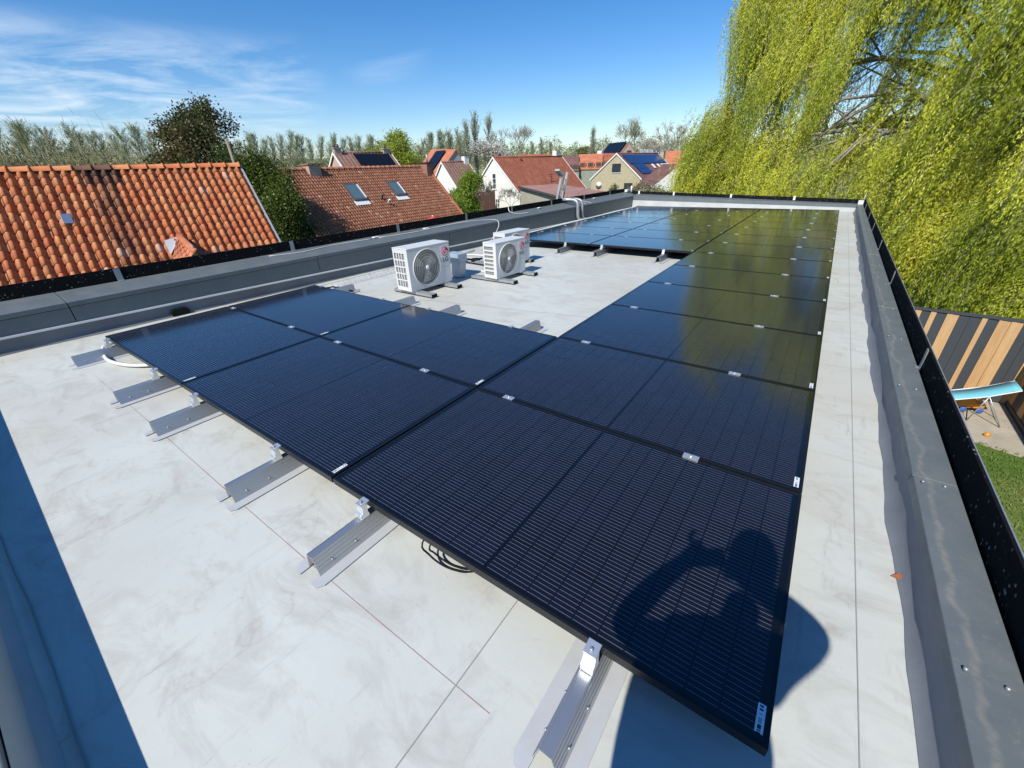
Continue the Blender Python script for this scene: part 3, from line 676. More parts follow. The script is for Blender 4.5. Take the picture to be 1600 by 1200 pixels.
# ================================================================== HEAT PUMP UNITS
def ac_unit(x, y, W, D, Hh, z0, rz, label, slots, tilt=0):
    """local frame: front faces +x, width along y (0..W), depth towards -x; slotted side at y=0"""
    r = thing('air_conditioner', (x, y, 0), label, 'air conditioner', 'white outdoor fan units on the roof', rz)
    fy, fz, fr = W * .415, Hh * .50, Hh * .43
    # housing with a round opening in the front face: front built as a ring fan between circle and rectangle
    mb = MB(); n = 48
    z1 = z0 + Hh
    mb.add([(-D, 0, z0), (-D, W, z0), (-D, W, z1), (-D, 0, z1)], [(0, 1, 2, 3)])
    mb.add([(-D, 0, z1), (-D, W, z1), (0, W, z1), (0, 0, z1)], [(0, 1, 2, 3)])
    mb.add([(-D, 0, z0), (-D, W, z0), (0, W, z0), (0, 0, z0)], [(0, 1, 2, 3)])
    mb.add([(-D, W, z0), (0, W, z0), (0, W, z1), (-D, W, z1)], [(0, 1, 2, 3)])
    vs = []; 
    for k in range(n):
        a = 2 * PI * k / n; c, s = math.cos(a), math.sin(a)
        cy, cz = fy + fr * c, z0 + fz + fr * s; vs.append((0, cy, cz))
        # ray to rectangle
        ts = []
        if c > 1e-6: ts.append((W - fy) / c)
        if c < -1e-6: ts.append(-fy / c)
        if s > 1e-6: ts.append((Hh - fz) / s)
        if s < -1e-6: ts.append(-fz / s)
        t = min(ts); vs.append((0, fy + t * c, z0 + fz + t * s)); vs.append((-.035, cy, cz))
    fs = []
    for k in range(n):
        j = (k + 1) % n
        fs.append((3 * k, 3 * k + 1, 3 * j + 1, 3 * j)); fs.append((3 * k, 3 * j, 3 * j + 2, 3 * k + 2))
    mb.add(vs, fs)
    # corner triangles of the front
    for (cy, cz) in ((0, z0), (W, z0), (W, z1), (0, z1)):
        near = sorted([vs[3 * k + 1] for k in range(n)], key=lambda q: (q[1] - cy) ** 2 + (q[2] - cz) ** 2)
        a = next(q for q in near if abs(q[1] - cy) < 1e-4 ) if any(abs(q[1] - cy) < 1e-4 for q in near) else None
        b_ = next((q for q in near if abs(q[2] - cz) < 1e-4), None)
        if a and b_ and a != b_: mb.add([a, (0, cy, cz), b_], [(0, 1, 2)])
    # slotted side (frame bars, dark fins behind)
    xs0, xs1, zz0, zz1 = -D * .90, -D * .22, z0 + Hh * .10, z0 + Hh * .90
    mb.add([(-D, 0, z0), (0, 0, z0), (0, 0, zz0), (-D, 0, zz0)], [(0, 1, 2, 3)]); mb.add([(-D, 0, zz1), (0, 0, zz1), (0, 0, z1), (-D, 0, z1)], [(0, 1, 2, 3)])
    mb.add([(-D, 0, zz0), (xs0, 0, zz0), (xs0, 0, zz1), (-D, 0, zz1)], [(0, 1, 2, 3)]); mb.add([(xs1, 0, zz0), (0, 0, zz0), (0, 0, zz1), (xs1, 0, zz1)], [(0, 1, 2, 3)])
    nc, nr, bw = slots
    for i in range(1, nr):
        z = zz0 + (zz1 - zz0) * i / nr; mb.box(xs0, -.001, z - bw, xs1, .006, z + bw)
    for i in range(1, nc):
        x_ = xs0 + (xs1 - xs0) * i / nc; mb.box(x_ - bw * .8, -.0016, zz0, x_ + bw * .8, .005, zz1)
    # raised logo plate seam and base lip
    o = mb.build('housing', 'white_enamel', r)
    mb = MB(); mb.box(-D - .004, -.004, z1 - .004, .004, W + .004, z1 + .010); mb.build('lid', 'white_enamel', r, bevel=.006)
    mb = MB(); mb.box(-D + .003, .012, z0 + .02, -.045, W - .01, z1 - .02); mb.build('coil', 'fan_dark', r)
    mb = MB()
    for i in range(26):
        z = zz0 + (zz1 - zz0) * (i + .5) / 26; mb.box(xs0, .0095, z - .0015, xs1, .0115, z + .0015)
    mb.build('fins', 'grille_wire', r)
    # fan blades
    mb = MB(); nb = 3
    for k in range(nb):
        a0 = 2 * PI * k / nb + .5; pts = []
        for j in range(9):
            rr = fr * (.2 + .72 * j / 8)
            for t_, xo in ((-.42 + .12 * j / 8, -.030), (.42 + .25 * j / 8, -.060 + .0)):
                a = a0 + t_; pts.append((xo + .006, fy + rr * math.cos(a), z0 + fz + rr * math.sin(a)))
        mb.add(pts, [(2 * j, 2 * j + 1, 2 * j + 3, 2 * j + 2) for j in range(8)], True)
    mb.build('fan_blade', 'grille_dark' if 'grille_dark' in MATS else mat('grille_dark', (.30, .29, .27), .5), r)
    # grille: rings and spiral spokes
    mb = MB()
    for q in (.22, .42, .60, .76, .90): 
        pts = [(.010, fy + fr * q * math.cos(a), z0 + fz + fr * q * math.sin(a)) for a in [2 * PI * k / 40 for k in range(41)]]
        mb.tube(pts, .0012, 4, False)
    ns = 54
    for k in range(ns):
        a0 = 2 * PI * k / ns; pts = []
        for j in range(7):
            q = .14 + .86 * j / 6; a = a0 + .55 * (1 - q) ** 1.2 * 1.3
            pts.append((.013 - .013 * q ** 3, fy + fr * q * math.cos(a), z0 + fz + fr * q * math.sin(a)))
        mb.tube(pts, .0011, 3, False)
    mb.build('grille', 'grille_wire', r, fixn=False)
    mb = MB(); pts = [(.004, fy + fr * 1.015 * math.cos(a), z0 + fz + fr * 1.015 * math.sin(a)) for a in [2 * PI * k / 56 for k in range(57)]]
    mb.tube(pts, .0075, 6, False); mb.build('grille_ring', 'white_enamel', r)
    mb = MB(); mb.lathe([(.001, .022), (fr * .10, .021), (fr * .125, .016), (fr * .13, .010)], 24, 'x', (0, fy, z0 + fz)); mb.build('hub', 'hub_white', r)
    # emblem: red disc with the white letters-as-a-face, then the lettering
    ly = W * .895; lz = z0 + Hh * .79; lr = Hh * .112
    bw_ = W * .205
    mb = MB(); mb.box(.0005, W - .012 - bw_, z0 + Hh * .62, .003, W - .012, z1 - .03); mb.build('badge_plate', 'white_enamel', r, bevel=.001)
    ly = W - .012 - bw_ / 2
    mb = MB(); mb.lathe([(lr, .003), (lr, .0052), (.0001, .0052)], 40, 'x', (0, ly, lz)); lg = mb.build('emblem', 'logo_red', r)
    mb = MB(); q = lr * .70; wv = lr * .085
    def arc(a0, a1, rad, steps=26):
        for i in range(steps):
            a, b2 = a0 + (a1 - a0) * i / steps, a0 + (a1 - a0) * (i + 1) / steps
            mb.add([(.0060, ly + (rad - wv) * math.cos(a), lz + (rad - wv) * math.sin(a)), (.0060, ly + (rad + wv) * math.cos(a), lz + (rad + wv) * math.sin(a)), (.0060, ly + (rad + wv) * math.cos(b2), lz + (rad + wv) * math.sin(b2)), (.0060, ly + (rad - wv) * math.cos(b2), lz + (rad - wv) * math.sin(b2))], [(0, 1, 2, 3)])
    arc(R_(75), R_(360), q)
    mb.add([(.0060, ly + lr * .20, lz - wv), (.0060, ly + q + wv, lz - wv), (.0060, ly + q + wv, lz + wv), (.0060, ly + lr * .20, lz + wv)], [(0, 1, 2, 3)])
    mb.add([(.0061, ly - wv * .9, lz - lr * .34), (.0061, ly + wv * .9, lz - lr * .34), (.0061, ly + wv * .9, lz + lr * .36), (.0061, ly - wv * .9, lz + lr * .36)], [(0, 1, 2, 3)])
    mb.add([(.0062, ly - wv * .9, lz - lr * .40), (.0062, ly + lr * .26, lz - lr * .40), (.0062, ly + lr * .26, lz - lr * .26), (.0062, ly - wv * .9, lz - lr * .26)], [(0, 1, 2, 3)])
    k = [(.0061, ly - lr * .34 + lr * .11 * math.cos(a), lz + lr * .32 + lr * .11 * math.sin(a)) for a in [2 * PI * i / 14 for i in range(14)]]
    mb.add(k, [tuple(range(14))]); mb.build('emblem_mark', 'logo_white', lg, fixn=False)
    T = Matrix(((0, 0, 1, .0036), (1, 0, 0, ly), (0, 1, 0, z0 + Hh * .535), (0, 0, 0, 1)))
    text_mesh('lettering', 'LG', Hh * .165, 'text_grey', r, T)
    T2 = Matrix(((0, 0, 1, .0006), (1, 0, 0, ly), (0, 1, 0, z0 + Hh * .40), (0, 0, 0, 1)))
    text_mesh('lettering', 'DUAL INVERTER', Hh * .030, 'text_light', r, T2, .0003)
    # feet of the unit
    for fx in (-.02, -D + .02):
        for yy in (W * .12, W * .86):
            mb = MB(); mb.box(fx - .02, yy - .03, z0 - .012, fx + .02, yy + .03, z0); mb.build('foot', 'white_enamel', r)
    return r
def beam(x0, x1, y, label, h=.052, wd=.095):
    r = thing('support_beam', ((x0 + x1) / 2, y, 0), label, 'support beam', 'grey beams under the fan units')
    hl = (x1 - x0) / 2
    mb = MB(); mb.box(-hl, -wd / 2, .012, -hl + .0, wd / 2, .012) if False else None
    a = wd / 2
    mb.prism([(-a, .016), (a, .016), (a, h), (a * .35, h), (a * .35, h - .010), (-a * .35, h - .010), (-a * .35, h), (-a, h)], 'x', -hl, hl)
    mb.build('beam_profile', 'galvanised', r)
    mb = MB(); mb.box(-hl, -a * .96, .004, hl, a * .96, .0155); mb.build('rubber_pad', 'black_rubber', r)
    for s in (-1, 1):
        mb = MB(); mb.box(s * hl - (.012 if s < 0 else 0), -a * .98, .006, s * hl + (.012 if s > 0 else 0), a * .98, h - .003)
        mb.build('end_cap', 'black_rubber', r)
    return r
beam(-5.00, -4.27, 3.06, 'grey support beam under the near end of the biggest fan unit'); beam(-5.02, -4.30, 3.60, 'grey support beam under the far end of the biggest fan unit')
beam(-4.53, -3.72, 4.18, 'grey support beam under the near end of the right front fan unit'); beam(-4.50, -3.74, 4.76, 'grey support beam under the far end of the right front fan unit')
beam(-5.2, -4.42, 5.06, 'grey support beam under the near end of the rear fan unit', ); beam(-5.15, -4.36, 5.62, 'grey support beam under the far end of the rear fan unit')
Zb = .064
ac_unit(-4.576, 2.952, .758, .30, .552, Zb, R_(-3.0), 'biggest white outdoor fan unit with square-grid side vents, nearest the left parapet', (4, 5, .009))
ac_unit(-3.988, 4.088, .677, .25, .500, Zb, R_(-4.5), 'right front white outdoor fan unit with wide horizontal side slots', (1, 7, .011))
ac_unit(-4.44, 4.93, .677, .25, .500, Zb, R_(-3.0), 'white outdoor fan unit half hidden behind the right front one', (1, 7, .011))
# junction housing between the units
r = thing('junction_box', (-4.80, 4.13, 0), 'small blue-grey metal box on a pale post between the fan units', 'box', None, R_(-4))
mb = MB(); mb.prism([(-.10, .02), (.10, .02), (.13, .24), (-.13, .24)], 'y', -.07, .07); mb.build('post', 'box_grey', r, bevel=.004)
mb = MB(); mb.box(-.17, -.10, .242, .13, .10, .37); mb.build('cover', 'box_blue_grey', r, bevel=.006)
mb = MB(); mb.box(-.24, -.05, .16, -.20, .0, .30); mb.build('valve', 'black_plastic', r)
# cable tray of wire mesh along the left parapet
def tray(x0, x1, y0, y1, z, label):
    r = thing('cable_tray', ((x0 + x1) / 2, (y0 + y1) / 2, z), label, 'cable tray', 'wire cable trays along the left parapet')
    hx, hy = (x1 - x0) / 2, (y1 - y0) / 2; mb = MB(); k = 5
    for i in range(k): x = -hx + 2 * hx * i / (k - 1); mb.tube([(x, -hy, 0), (x, hy, 0)], .0028, 4)
    for s in (-1, 1): mb.tube([(s * hx, -hy, .05), (s * hx, hy, .05)], .0028, 4)
    y = -hy
    while y <= hy: mb.tube([(-hx, y, .052), (-hx, y, -.003), (hx, y, -.003), (hx, y, .052)], .0024, 4, False); y += .1
    mb.build('wire_mesh', 'galvanised', r); return r
tray(-6.22, -6.04, .10, 5.9, -.02, 'long wire mesh cable tray lying on the roof beside the left parapet')
for i, (x, rr, y1_) in enumerate(((-6.18, .011, 6.2), (-6.13, .014, 6.1), (-6.08, .010, 5.8))):
    mb = MB(); pts = [(x + .012 * math.sin(y * 1.7 + i), y, -.03 + rr + .008) for y in np.linspace(2.6, y1_, 12)]
    mb.tube(pts, rr, 6); tag(mb.build('insulated_pipe', 'white_cable'), ['white insulated pipe in the wire tray, the one nearest the parapet', 'thickest white insulated pipe lying in the middle of the wire tray', 'white insulated pipe in the wire tray, on the side of the fan units'][i], 'pipe', 'white pipes along the parapet')
for i, (x, rr) in enumerate(((-6.10, .032), (-6.02, .024))):
    mb = MB(); pts = [(x, y, .085 + .006 * math.sin(y * 2)) for y in np.linspace(7.3, 15.6, 16)]
    mb.tube(pts, rr, 8); tag(mb.build('insulated_pipe', 'white_strip'), ['thick white pipe running along the parapet beside the far panels, parapet side', 'white pipe running along the far panels, panel side'][i], 'pipe', 'white pipes along the parapet')
# lines from the units to the tray
for i, (a, b_, lab) in enumerate((((-4.86, 3.62), (-6.1, 4.0), 'thin pale line from the biggest fan unit to the tray'), ((-4.26, 4.74), (-6.08, 5.0), 'dark cable from the right front fan unit to the tray'), ((-4.24, 4.66), (-6.05, 4.6), 'pale hose from the right front fan unit passing behind the junction box'), ((-4.70, 5.5), (-6.05, 5.6), 'pale hose from the rear fan unit to the tray'))):
    pts = []
    for t in np.linspace(0, 1, 14):
        x = a[0] + (b_[0] - a[0]) * t; y = a[1] + (b_[1] - a[1]) * t + .12 * math.sin(t * PI) * (1 if i % 2 else -1)
        pts.append((x, y, .016 + .18 * max(0, 1 - t * 5) ** 1.5))
    mb = MB(); mb.tube(pts, .011, 6); tag(mb.build('hose', 'black_rubber' if i == 1 else 'white_cable'), lab, 'hose')
# clutter by the tray
mb = MB(); random.seed(5)
for k in range(5):
    x, y = -5.42 + random.uniform(-.16, .16), 5.15 + random.uniform(-.1, .1); mb.lathe([(.05, 0), (.055, .03), (.03, .055), (.001, .06)], 10, 'z', (x, y, .004))
mb.tube([(-5.62, 5.0, .02), (-5.5, 5.1, .05), (-5.35, 5.2, .03), (-5.25, 5.3, .05)], .02, 6)
tag(mb.build('cable_bundle', 'black_rubber'), 'heap of black cable ends on the roof behind the fan units', 'cable')
mb = MB()
for k in range(4):
    mb.lathe([(.03, 0), (.036, .02), (.02, .04), (.001, .045)], 8, 'z', (-5.86 + .09 * k, 2.62 + random.uniform(-.05, .05), .006))
mb.tube([(-6.1, 2.5, .02), (-5.9, 2.62, .05), (-5.7, 2.6, .04), (-5.5, 2.66, .03)], .012, 6)
tag(mb.build('cable_connector', 'black_rubber'), 'black plugs and cable lying at the back left corner of the near panels', 'cable')
# conduit and loose cables
def cable(pts, r, m, name, label, cat='cable', n=6, group=None, sub=4):
    P = [Vector(p) for p in pts]; out = []
    for i in range(len(P) - 1):
        p0, p1, p2, p3 = P[max(i - 1, 0)], P[i], P[i + 1], P[min(i + 2, len(P) - 1)]
        for k in range(sub):
            t = k / sub; out.append(.5 * ((2 * p1) + (p2 - p0) * t + (2 * p0 - 5 * p1 + 4 * p2 - p3) * t * t + (3 * p1 - 3 * p2 + p0 * 0 + p3 - p0) * t ** 3))
    out.append(P[-1]); mb = MB(); mb.tube(out, r, n); return tag(mb.build(name, m), label, cat, group)
cable([(-5.62, .28, .03), (-5.86, .12, .05), (-5.84, -.01, .06), (-5.72, -.06, .05), (-5.45, -.10, .035), (-5.2, -.06, .03), (-5.0, .03, .03), (-4.85, .15, .04)], .016, 'white_cable', 'conduit', 'white flexible conduit curling round the near left corner of the panels', 'conduit')
for nm, off in (('outer', 0), ('inner', 1)):
    q = [pz(648 + 14 * off, 838 + 2 * off, .15) + Vector((0, .16, 0)), pz(660 + 12 * off, 848 + 4 * off, .11), pz(670 + 9 * off, 866 - 2 * off, .05), pz(690 + 6 * off, 882 - 5 * off, .012), pz(712, 891 - 6 * off, .009), pz(735, 893 - 4 * off, .03), pz(752, 892, .09) + Vector((0, .06, 0)), pz(765, 890, .14) + Vector((0, .16, 0))]
    cable(q, .0042, 'black_rubber', 'loop_cable', 'black cable loop hanging out under the near panel edge, %s strand' % nm, group='black cable loops under the near panel')
# white cable draped over the left coping
def cop(y, dx=.2): return (XL - dx, y, .43 + .01)
cable([(-6.85, 4.3, .46), (-6.8, 5.1, .455), (-6.85, 5.8, .465), (-6.78, 6.6, .49), (-6.72, 7.3, .455), (-6.60, 7.55, .425), (-6.52, 7.5, .30), (-6.45, 7.2, .12), (-6.3, 6.8, .02), (-6.1, 6.3, 0)], .007, 'white_cable', 'drop_cable', 'white cable draped along the left coping and down behind the fan units')
cable([(-6.85, 4.2, .46), (-6.9, 3.4, .462), (-6.82, 2.8, .452), (-6.9, 2.3, .462)], .006, 'white_cable', 'drop_cable', 'thin pale wire lying along the left coping towards the near end')
cable([(-6.98, 8.55, .62), (-6.9, 8.5, .52), (-6.78, 8.7, .46), (-6.7, 9.1, .455)], .009, 'white_cable', 'cable_tail', 'short bright cable tail hooked over the left edge screen')
for i, (x, y, z) in enumerate([(-6.9, 4.25, .462), (-6.88, 5.5, .467), (-6.9, 9.9, .49), (-6.92, 12.3, .50), (-6.88, 13.4, .505)]):
    mb = MB(); mb.box(x - .03, y - .05, z - .004, x + .04, y + .07, z + .018); tag(mb.build('cable_clip', 'white_cable', bevel=.006), 'small pale clip on the left coping, number %s along it from the near end' % ['one', 'two', 'three', 'four', 'five'][i], 'clip', 'small clips on the left coping')
# metal ducts bent over the left coping
for i, y in enumerate((11.55, 11.85)):
    cable([(-7.0, y - .1, .60), (-6.85, y - .1, .60), (-6.66, y - .02, .58), (-6.55, y, .50), (-6.53, y, .30), (-6.52, y + .02, .10), (-6.46, y + .15, .0), (-6.3, y + .6, -.04), (-6.15, y + 1.2, -.05), (-6.05, y + 2.0, -.05)], .052 if i == 0 else .040, 'galvanised', 'duct_pipe', ['thick bent metal-clad pipe hooked over the left coping, the nearer one', 'bent metal-clad pipe just behind the thicker one on the left coping'][i], 'pipe', 8, 'bent pipes over the left coping')
# aluminium ladder leaning outside the left parapet
base = Vector((-7.35, 11.15, gz(-7, 11)))
def build_ladder():
    top = plane((886, 272), Vector((-7.12, 11, 1)), (1, 0)); bot = plane((884, 310), Vector((-7.12, 11, 1)), (1, 0))
    r = thing('ladder', (-7.3, top.y, gz(-7, 11)), 'aluminium ladder sticking up above the left parapet near the far corner', 'ladder')
    hz = top.z - r.location.z; lean = .95
    for dy in (-.17, .17):
        mb = MB(); hh = hz + (.05 if dy > 0 else 0); mb.hexa([(-lean - .035, dy - .035, 0), (-lean + .035, dy - .035, 0), (-lean + .035, dy + .035, 0), (-lean - .035, dy + .035, 0), (.1 - .035, dy - .035, hh), (.1 + .035, dy - .035, hh), (.1 + .035, dy + .035, hh), (.1 - .035, dy + .035, hh)])
        mb.build('stile', 'aluminium_bright', r)
    k = .3
    while k < hz - .1:
        x = -lean + (lean + .1) * k / hz; mb = MB(); mb.box(x - .017, -.17, k - .014, x + .017, .17, k + .014); mb.build('rung', 'aluminium_bright', r); k += .28
    mb = MB(); mb.hexa([(.02, -.22, hz - .06), (.18, -.22, hz - .06), (.18, -.16, hz), (.02, -.16, hz), (-.02, -.42, hz + .10), (.14, -.42, hz + .10), (.14, -.38, hz + .15), (-.02, -.38, hz + .15)])
    mb.build('top_hook', 'lead', r)
    for dy in (-.17, .2):
        cable([(-7.15, top.y + dy, .62), (-6.85, top.y + dy + .35, .50), (-6.62, top.y + dy + .6, .42)], .008, 'white_cable', 'ladder_rope', 'white rope from the %s ladder stile tied back over the coping' % ('left' if dy < 0 else 'right'), 'rope')
build_ladder()

# ================================================================== THE PHOTOGRAPHER (behind the lens; only the shadow shows)
def skin_body(name, pts, edges, material, parent, root=0, sub=2):
    me = bpy.data.meshes.new(name); me.from_pydata([p[0] for p in pts], edges, []); me.materials.append(MATS[material])
    o = bpy.data.objects.new(name, me); col.objects.link(o); o.parent = parent
    sk = o.modifiers.new('skin', 'SKIN'); sk.use_smooth_shade = True
    bm = bmesh.new(); bm.from_mesh(me); lay = bm.verts.layers.skin.verify(); bm.verts.ensure_lookup_table()
    for i, p in enumerate(pts):
        rr = p[1]; bm.verts[i][lay].radius = rr if isinstance(rr, tuple) else (rr, rr); bm.verts[i][lay].use_root = (i == root)
    bm.to_mesh(me); bm.free()
    sb = o.modifiers.new('sub', 'SUBSURF'); sb.levels = sub; sb.render_levels = sub
    return o
def person():
    ox, oy = .02, -1.08
    r = thing('person', (ox, oy, 0), 'person in dark clothes holding up a phone, standing at the near edge of the roof', 'person')
    def q(x, y, z): return (x - ox, y - oy, z)
    lh = (-.245, -.835, 1.615); rh = (-.10, -.86, 1.56)
    pts = [(q(-.12, -1.08, .98), (.21, .12)), (q(-.12, -1.06, 1.15), (.235, .12)), (q(-.12, -1.04, 1.30), (.215, .11)), (q(-.09, -1.01, 1.385), (.09, .07)), (q(-.07, -.98, 1.52), .055), (q(-.065, -.96, 1.60), .06),
           (q(-.26, -1.02, 1.31), .064), (q(-.40, -.95, 1.25), .054), (q(-.335, -.90, 1.43), .040), (q(-.255, -.86, 1.58), .030),
           (q(.07, -1.00, 1.42), .085), (q(.20, -.93, 1.52), .062), (q(.05, -.90, 1.56), .052), (q(-.07, -.87, 1.57), .034),
           (q(-.20, -1.08, .86), .098), (q(-.21, -1.05, .48), .066), (q(-.22, -1.06, .12), .046), (q(-.22, -1.04, .05), .044), (q(-.23, -.91, .035), .036),
           (q(-.01, -1.08, .86), .098), (q(.01, -1.04, .48), .066), (q(.02, -1.06, .12), .046), (q(.02, -1.04, .05), .044), (q(.03, -.91, .035), .036)]
    ed = [(0, 1), (1, 2), (2, 3), (3, 4), (4, 5), (3, 6), (6, 7), (7, 8), (8, 9), (3, 10), (10, 11), (11, 12), (12, 13), (0, 14), (14, 15), (15, 16), (16, 17), (17, 18), (0, 19), (19, 20), (20, 21), (21, 22), (22, 23)]
    skin_body('body', pts, ed, 'jacket', r)
    # head
    mb = MB(); hc = Vector(q(-.06, -.935, 1.735)); prof = [(.001, -.125), (.040, -.115), (.058, -.085), (.068, -.04), (.074, .01), (.073, .06), (.058, .10), (.03, .122), (.001, .128)]
    n = 20; vs = []
    for rr, z in prof:
        for k in range(n):
            a = 2 * PI * k / n; vs.append((hc.x + rr * math.cos(a), hc.y + rr * math.sin(a) * 1.22 + (.012 if z < 0 else 0), hc.z + z))
    mb.add(vs, [(i * n + k, i * n + (k + 1) % n, (i + 1) * n + (k + 1) % n, (i + 1) * n + k) for i in range(len(prof) - 1) for k in range(n)], True)
    mb.add([hc + Vector(p) for p in [(-.012, .088, -.02), (.012, .088, -.02), (0, .112, -.022), (0, .086, .03)]], [(0, 1, 2), (0, 2, 3), (1, 3, 2)])
    mb.build('head', 'skin', r)
    for s in (-1, 1):
        mb = MB(); mb.lathe([(.001, -.008), (.010, -.004), (.012, 0), (.010, .004), (.001, .008)], 10, 'y', hc + Vector((s * .030, .083, .015))); mb.build('eye', 'eye_white', r)
        mb = MB(); mb.lathe([(.001, -.006), (.024, -.004), (.027, 0), (.020, .006), (.001, .006)], 12, 'x', hc + Vector((s * .074, -.005, .0))); mb.build('ear', 'skin', r)
    mb = MB(); mb.box(hc.x - .022, hc.y + .082, hc.z - .062, hc.x + .022, hc.y + .090, hc.z - .052); mb.build('mouth', 'lips', r, bevel=.003)
    mb = MB(); vs = []; prof = [(.081, -.03), (.084, .01), (.083, .06), (.068, .108), (.036, .135), (.001, .142)]
    for rr, z in prof:
        for k in range(n):
            a = 2 * PI * k / n; f = math.sin(a); zz = z + (.055 if f > .35 and z < .03 else 0); vs.append((hc.x + rr * math.cos(a), hc.y - .008 + rr * f * 1.2, hc.z + zz))
    mb.add(vs, [(i * n + k, i * n + (k + 1) % n, (i + 1) * n + (k + 1) % n, (i + 1) * n + k) for i in range(len(prof) - 1) for k in range(n)], True)
    mb.build('hair', 'hair', r)
    # hands: palm and five separate fingers curled round the phone
    fw, rt, up = FWD, RIGHT, UP
    for s, w0 in ((-1, Vector(q(-.255, -.86, 1.58))), (1, Vector(q(-.07, -.87, 1.57)))):
        pc = Vector(q(*(CAM - FWD * .035))) + rt * (s * .085 - .03) - up * .02
        pm = w0.lerp(pc, .62) + (UP * .035 if s < 0 else UP * 0)
        skin_body('hand', [(tuple(w0), .026), (tuple(pm), (.036, .018)), (tuple(w0.lerp(pc, .9)), (.034, .016))], [(0, 1), (1, 2)], 'skin', r)
        for k in range(4):
            b0 = pm + up * (.028 - .019 * k); l_ = (.030, .034, .031, .024)[k]
            p1 = b0 - rt * s * l_ * .9 + fw * -.010; p2 = p1 - rt * s * l_ * .7 + fw * .004; p3 = p2 - rt * s * l_ * .3 + fw * .006
            skin_body('finger', [(tuple(b0), .0095), (tuple(p1), .0088), (tuple(p2), .008), (tuple(p3), .007)], [(0, 1), (1, 2), (2, 3)], 'skin', r, 0, 1)
        b0 = pm + up * .03; skin_body('thumb', [(tuple(b0), .011), (tuple(b0 + up * .03 - rt * s * .012), .010), (tuple(b0 + up * .045 - rt * s * .03), .0085)], [(0, 1), (1, 2)], 'skin', r, 0, 1)
    # left arm shows a raised index hand above the phone in the shadow: the forearm's hand top
    ph = bpy.data.objects.new('phone', None); col.objects.link(ph)
    M = Matrix((RIGHT, UP, -FWD)).transposed().to_4x4(); M.translation = CAM - FWD * .012 - RIGHT * .02 - UP * .022
    ph.matrix_world = M; tag(ph, 'black phone held sideways in both hands in front of the photographer', 'phone')
    mb = MB(); mb.box(-.075, -.036, -.004, .075, .036, .004); mb.build('phone_body', 'black_plastic', ph, bevel=.003)
    mb = MB(); mb.box(-.071, -.033, .0042, .071, .033, .0046); mb.build('screen', 'window_glass', ph)
person()
# ================================================================== HOUSES
def tile_slope(name, material, L_, w_, pitch, hr, parent, side=1, tw=.21, te=.27, amp=.040, dark=(), seed=1, L0=0):
    """pantiles as real geometry. local: ridge along y at x=0,z=hr; slope falls towards +x*side"""
    rs = np.random.RandomState(seed); sl = w_ / math.cos(pitch); nc = int(round(L_ / tw)); nr = int(round(sl / te)); tw = L_ / nc; te = sl / nr
    us = np.array([0, .10, .22, .34, .46, .57, .66, .82, 1.0]); hp = np.array([-.1, .55, .92, 1., .92, .5, -.1, -.32, -.1]) * amp
    rs.rand()
    k = len(us); V = []; F = []; T = []
    cp, sp = math.cos(pitch), math.sin(pitch)
    for r in range(nr):
        for c in range(nc):
            jit = rs.normal(0, .006); base = len(V); jy = rs.normal(0, .005)
            for s_, lift in ((r * te - .01, .012), ((r + 1) * te + .025 + jit, .034)):
                for i in range(k):
                    y = L0 + (c + us[i]) * tw + jy; h = hp[i] + lift
                    V.append((side * (s_ * cp + h * sp), y, hr - s_ * sp + h * cp))
            for i in range(k):                 # the lower lip
                y = L0 + (c + us[i]) * tw + jy; s_ = (r + 1) * te + .025 + jit; h = hp[i] + .034 - .026
                V.append((side * (s_ * cp + h * sp), y, hr - s_ * sp + h * cp))
            t = [rs.rand(), 0, 0]
            q = dark(r, c, nr, nc) if callable(dark) else None
            if q: t[1] = q
            if rs.rand() < .012: t[2] = .6
            if rs.rand() < .05: t[1] = max(t[1], rs.rand() * .25)
            for i in range(k - 1):
                F.append((base + i, base + i + 1, base + k + i + 1, base + k + i)); T.append(t)
                F.append((base + k + i, base + k + i + 1, base + 2 * k + i + 1, base + 2 * k + i)); T.append(t)
    me = bpy.data.meshes.new(name); me.from_pydata(V, [], F)
    me.polygons.foreach_set('use_smooth', [True] * len(F))
    at_ = me.attributes.new('tint', 'FLOAT_COLOR', 'FACE'); at_.data.foreach_set('color', np.concatenate([np.array(T), np.ones((len(T), 1))], 1).astype(np.float32).ravel())
    me.materials.append(MATS[material]); o = bpy.data.objects.new(name, me); col.objects.link(o); o.parent = parent
    return o
def ridge_caps(L_, hr, material, parent, r=.11, ln=.36, L0=0, dark=None, seed=2):
    rs = np.random.RandomState(seed); V = []; F = []; T = []; n = 9; k = int(L_ / ln); ln = L_ / k
    for i in range(k):
        base = len(V); y0 = L0 + i * ln; rows = ((y0 - .02, r * .88), (y0 + ln * .86, r), (y0 + ln * .88, r * 1.16), (y0 + ln * .96, r * 1.16), (y0 + ln * .98, r * .9))
        for y, rr in rows:
            for j in range(n):
                a = PI * j / (n - 1); V.append((rr * math.cos(a) * 1.15, y, hr - .035 + rr * math.sin(a)))
        t = [rs.rand(), dark(i, k) if dark else 0, 0]
        for q in range(len(rows) - 1):
            for j in range(n - 1): F.append((base + q * n + j, base + q * n + j + 1, base + (q + 1) * n + j + 1, base + (q + 1) * n + j)); T.append(t)
    me = bpy.data.meshes.new('ridge_cap'); me.from_pydata(V, [], F); me.polygons.foreach_set('use_smooth', [True] * len(F))
    at_ = me.attributes.new('tint', 'FLOAT_COLOR', 'FACE'); at_.data.foreach_set('color', np.concatenate([np.array(T), np.ones((len(T), 1))], 1).astype(np.float32).ravel())
    me.materials.append(MATS[material]); o = bpy.data.objects.new('ridge_cap', me); col.objects.link(o); o.parent = parent
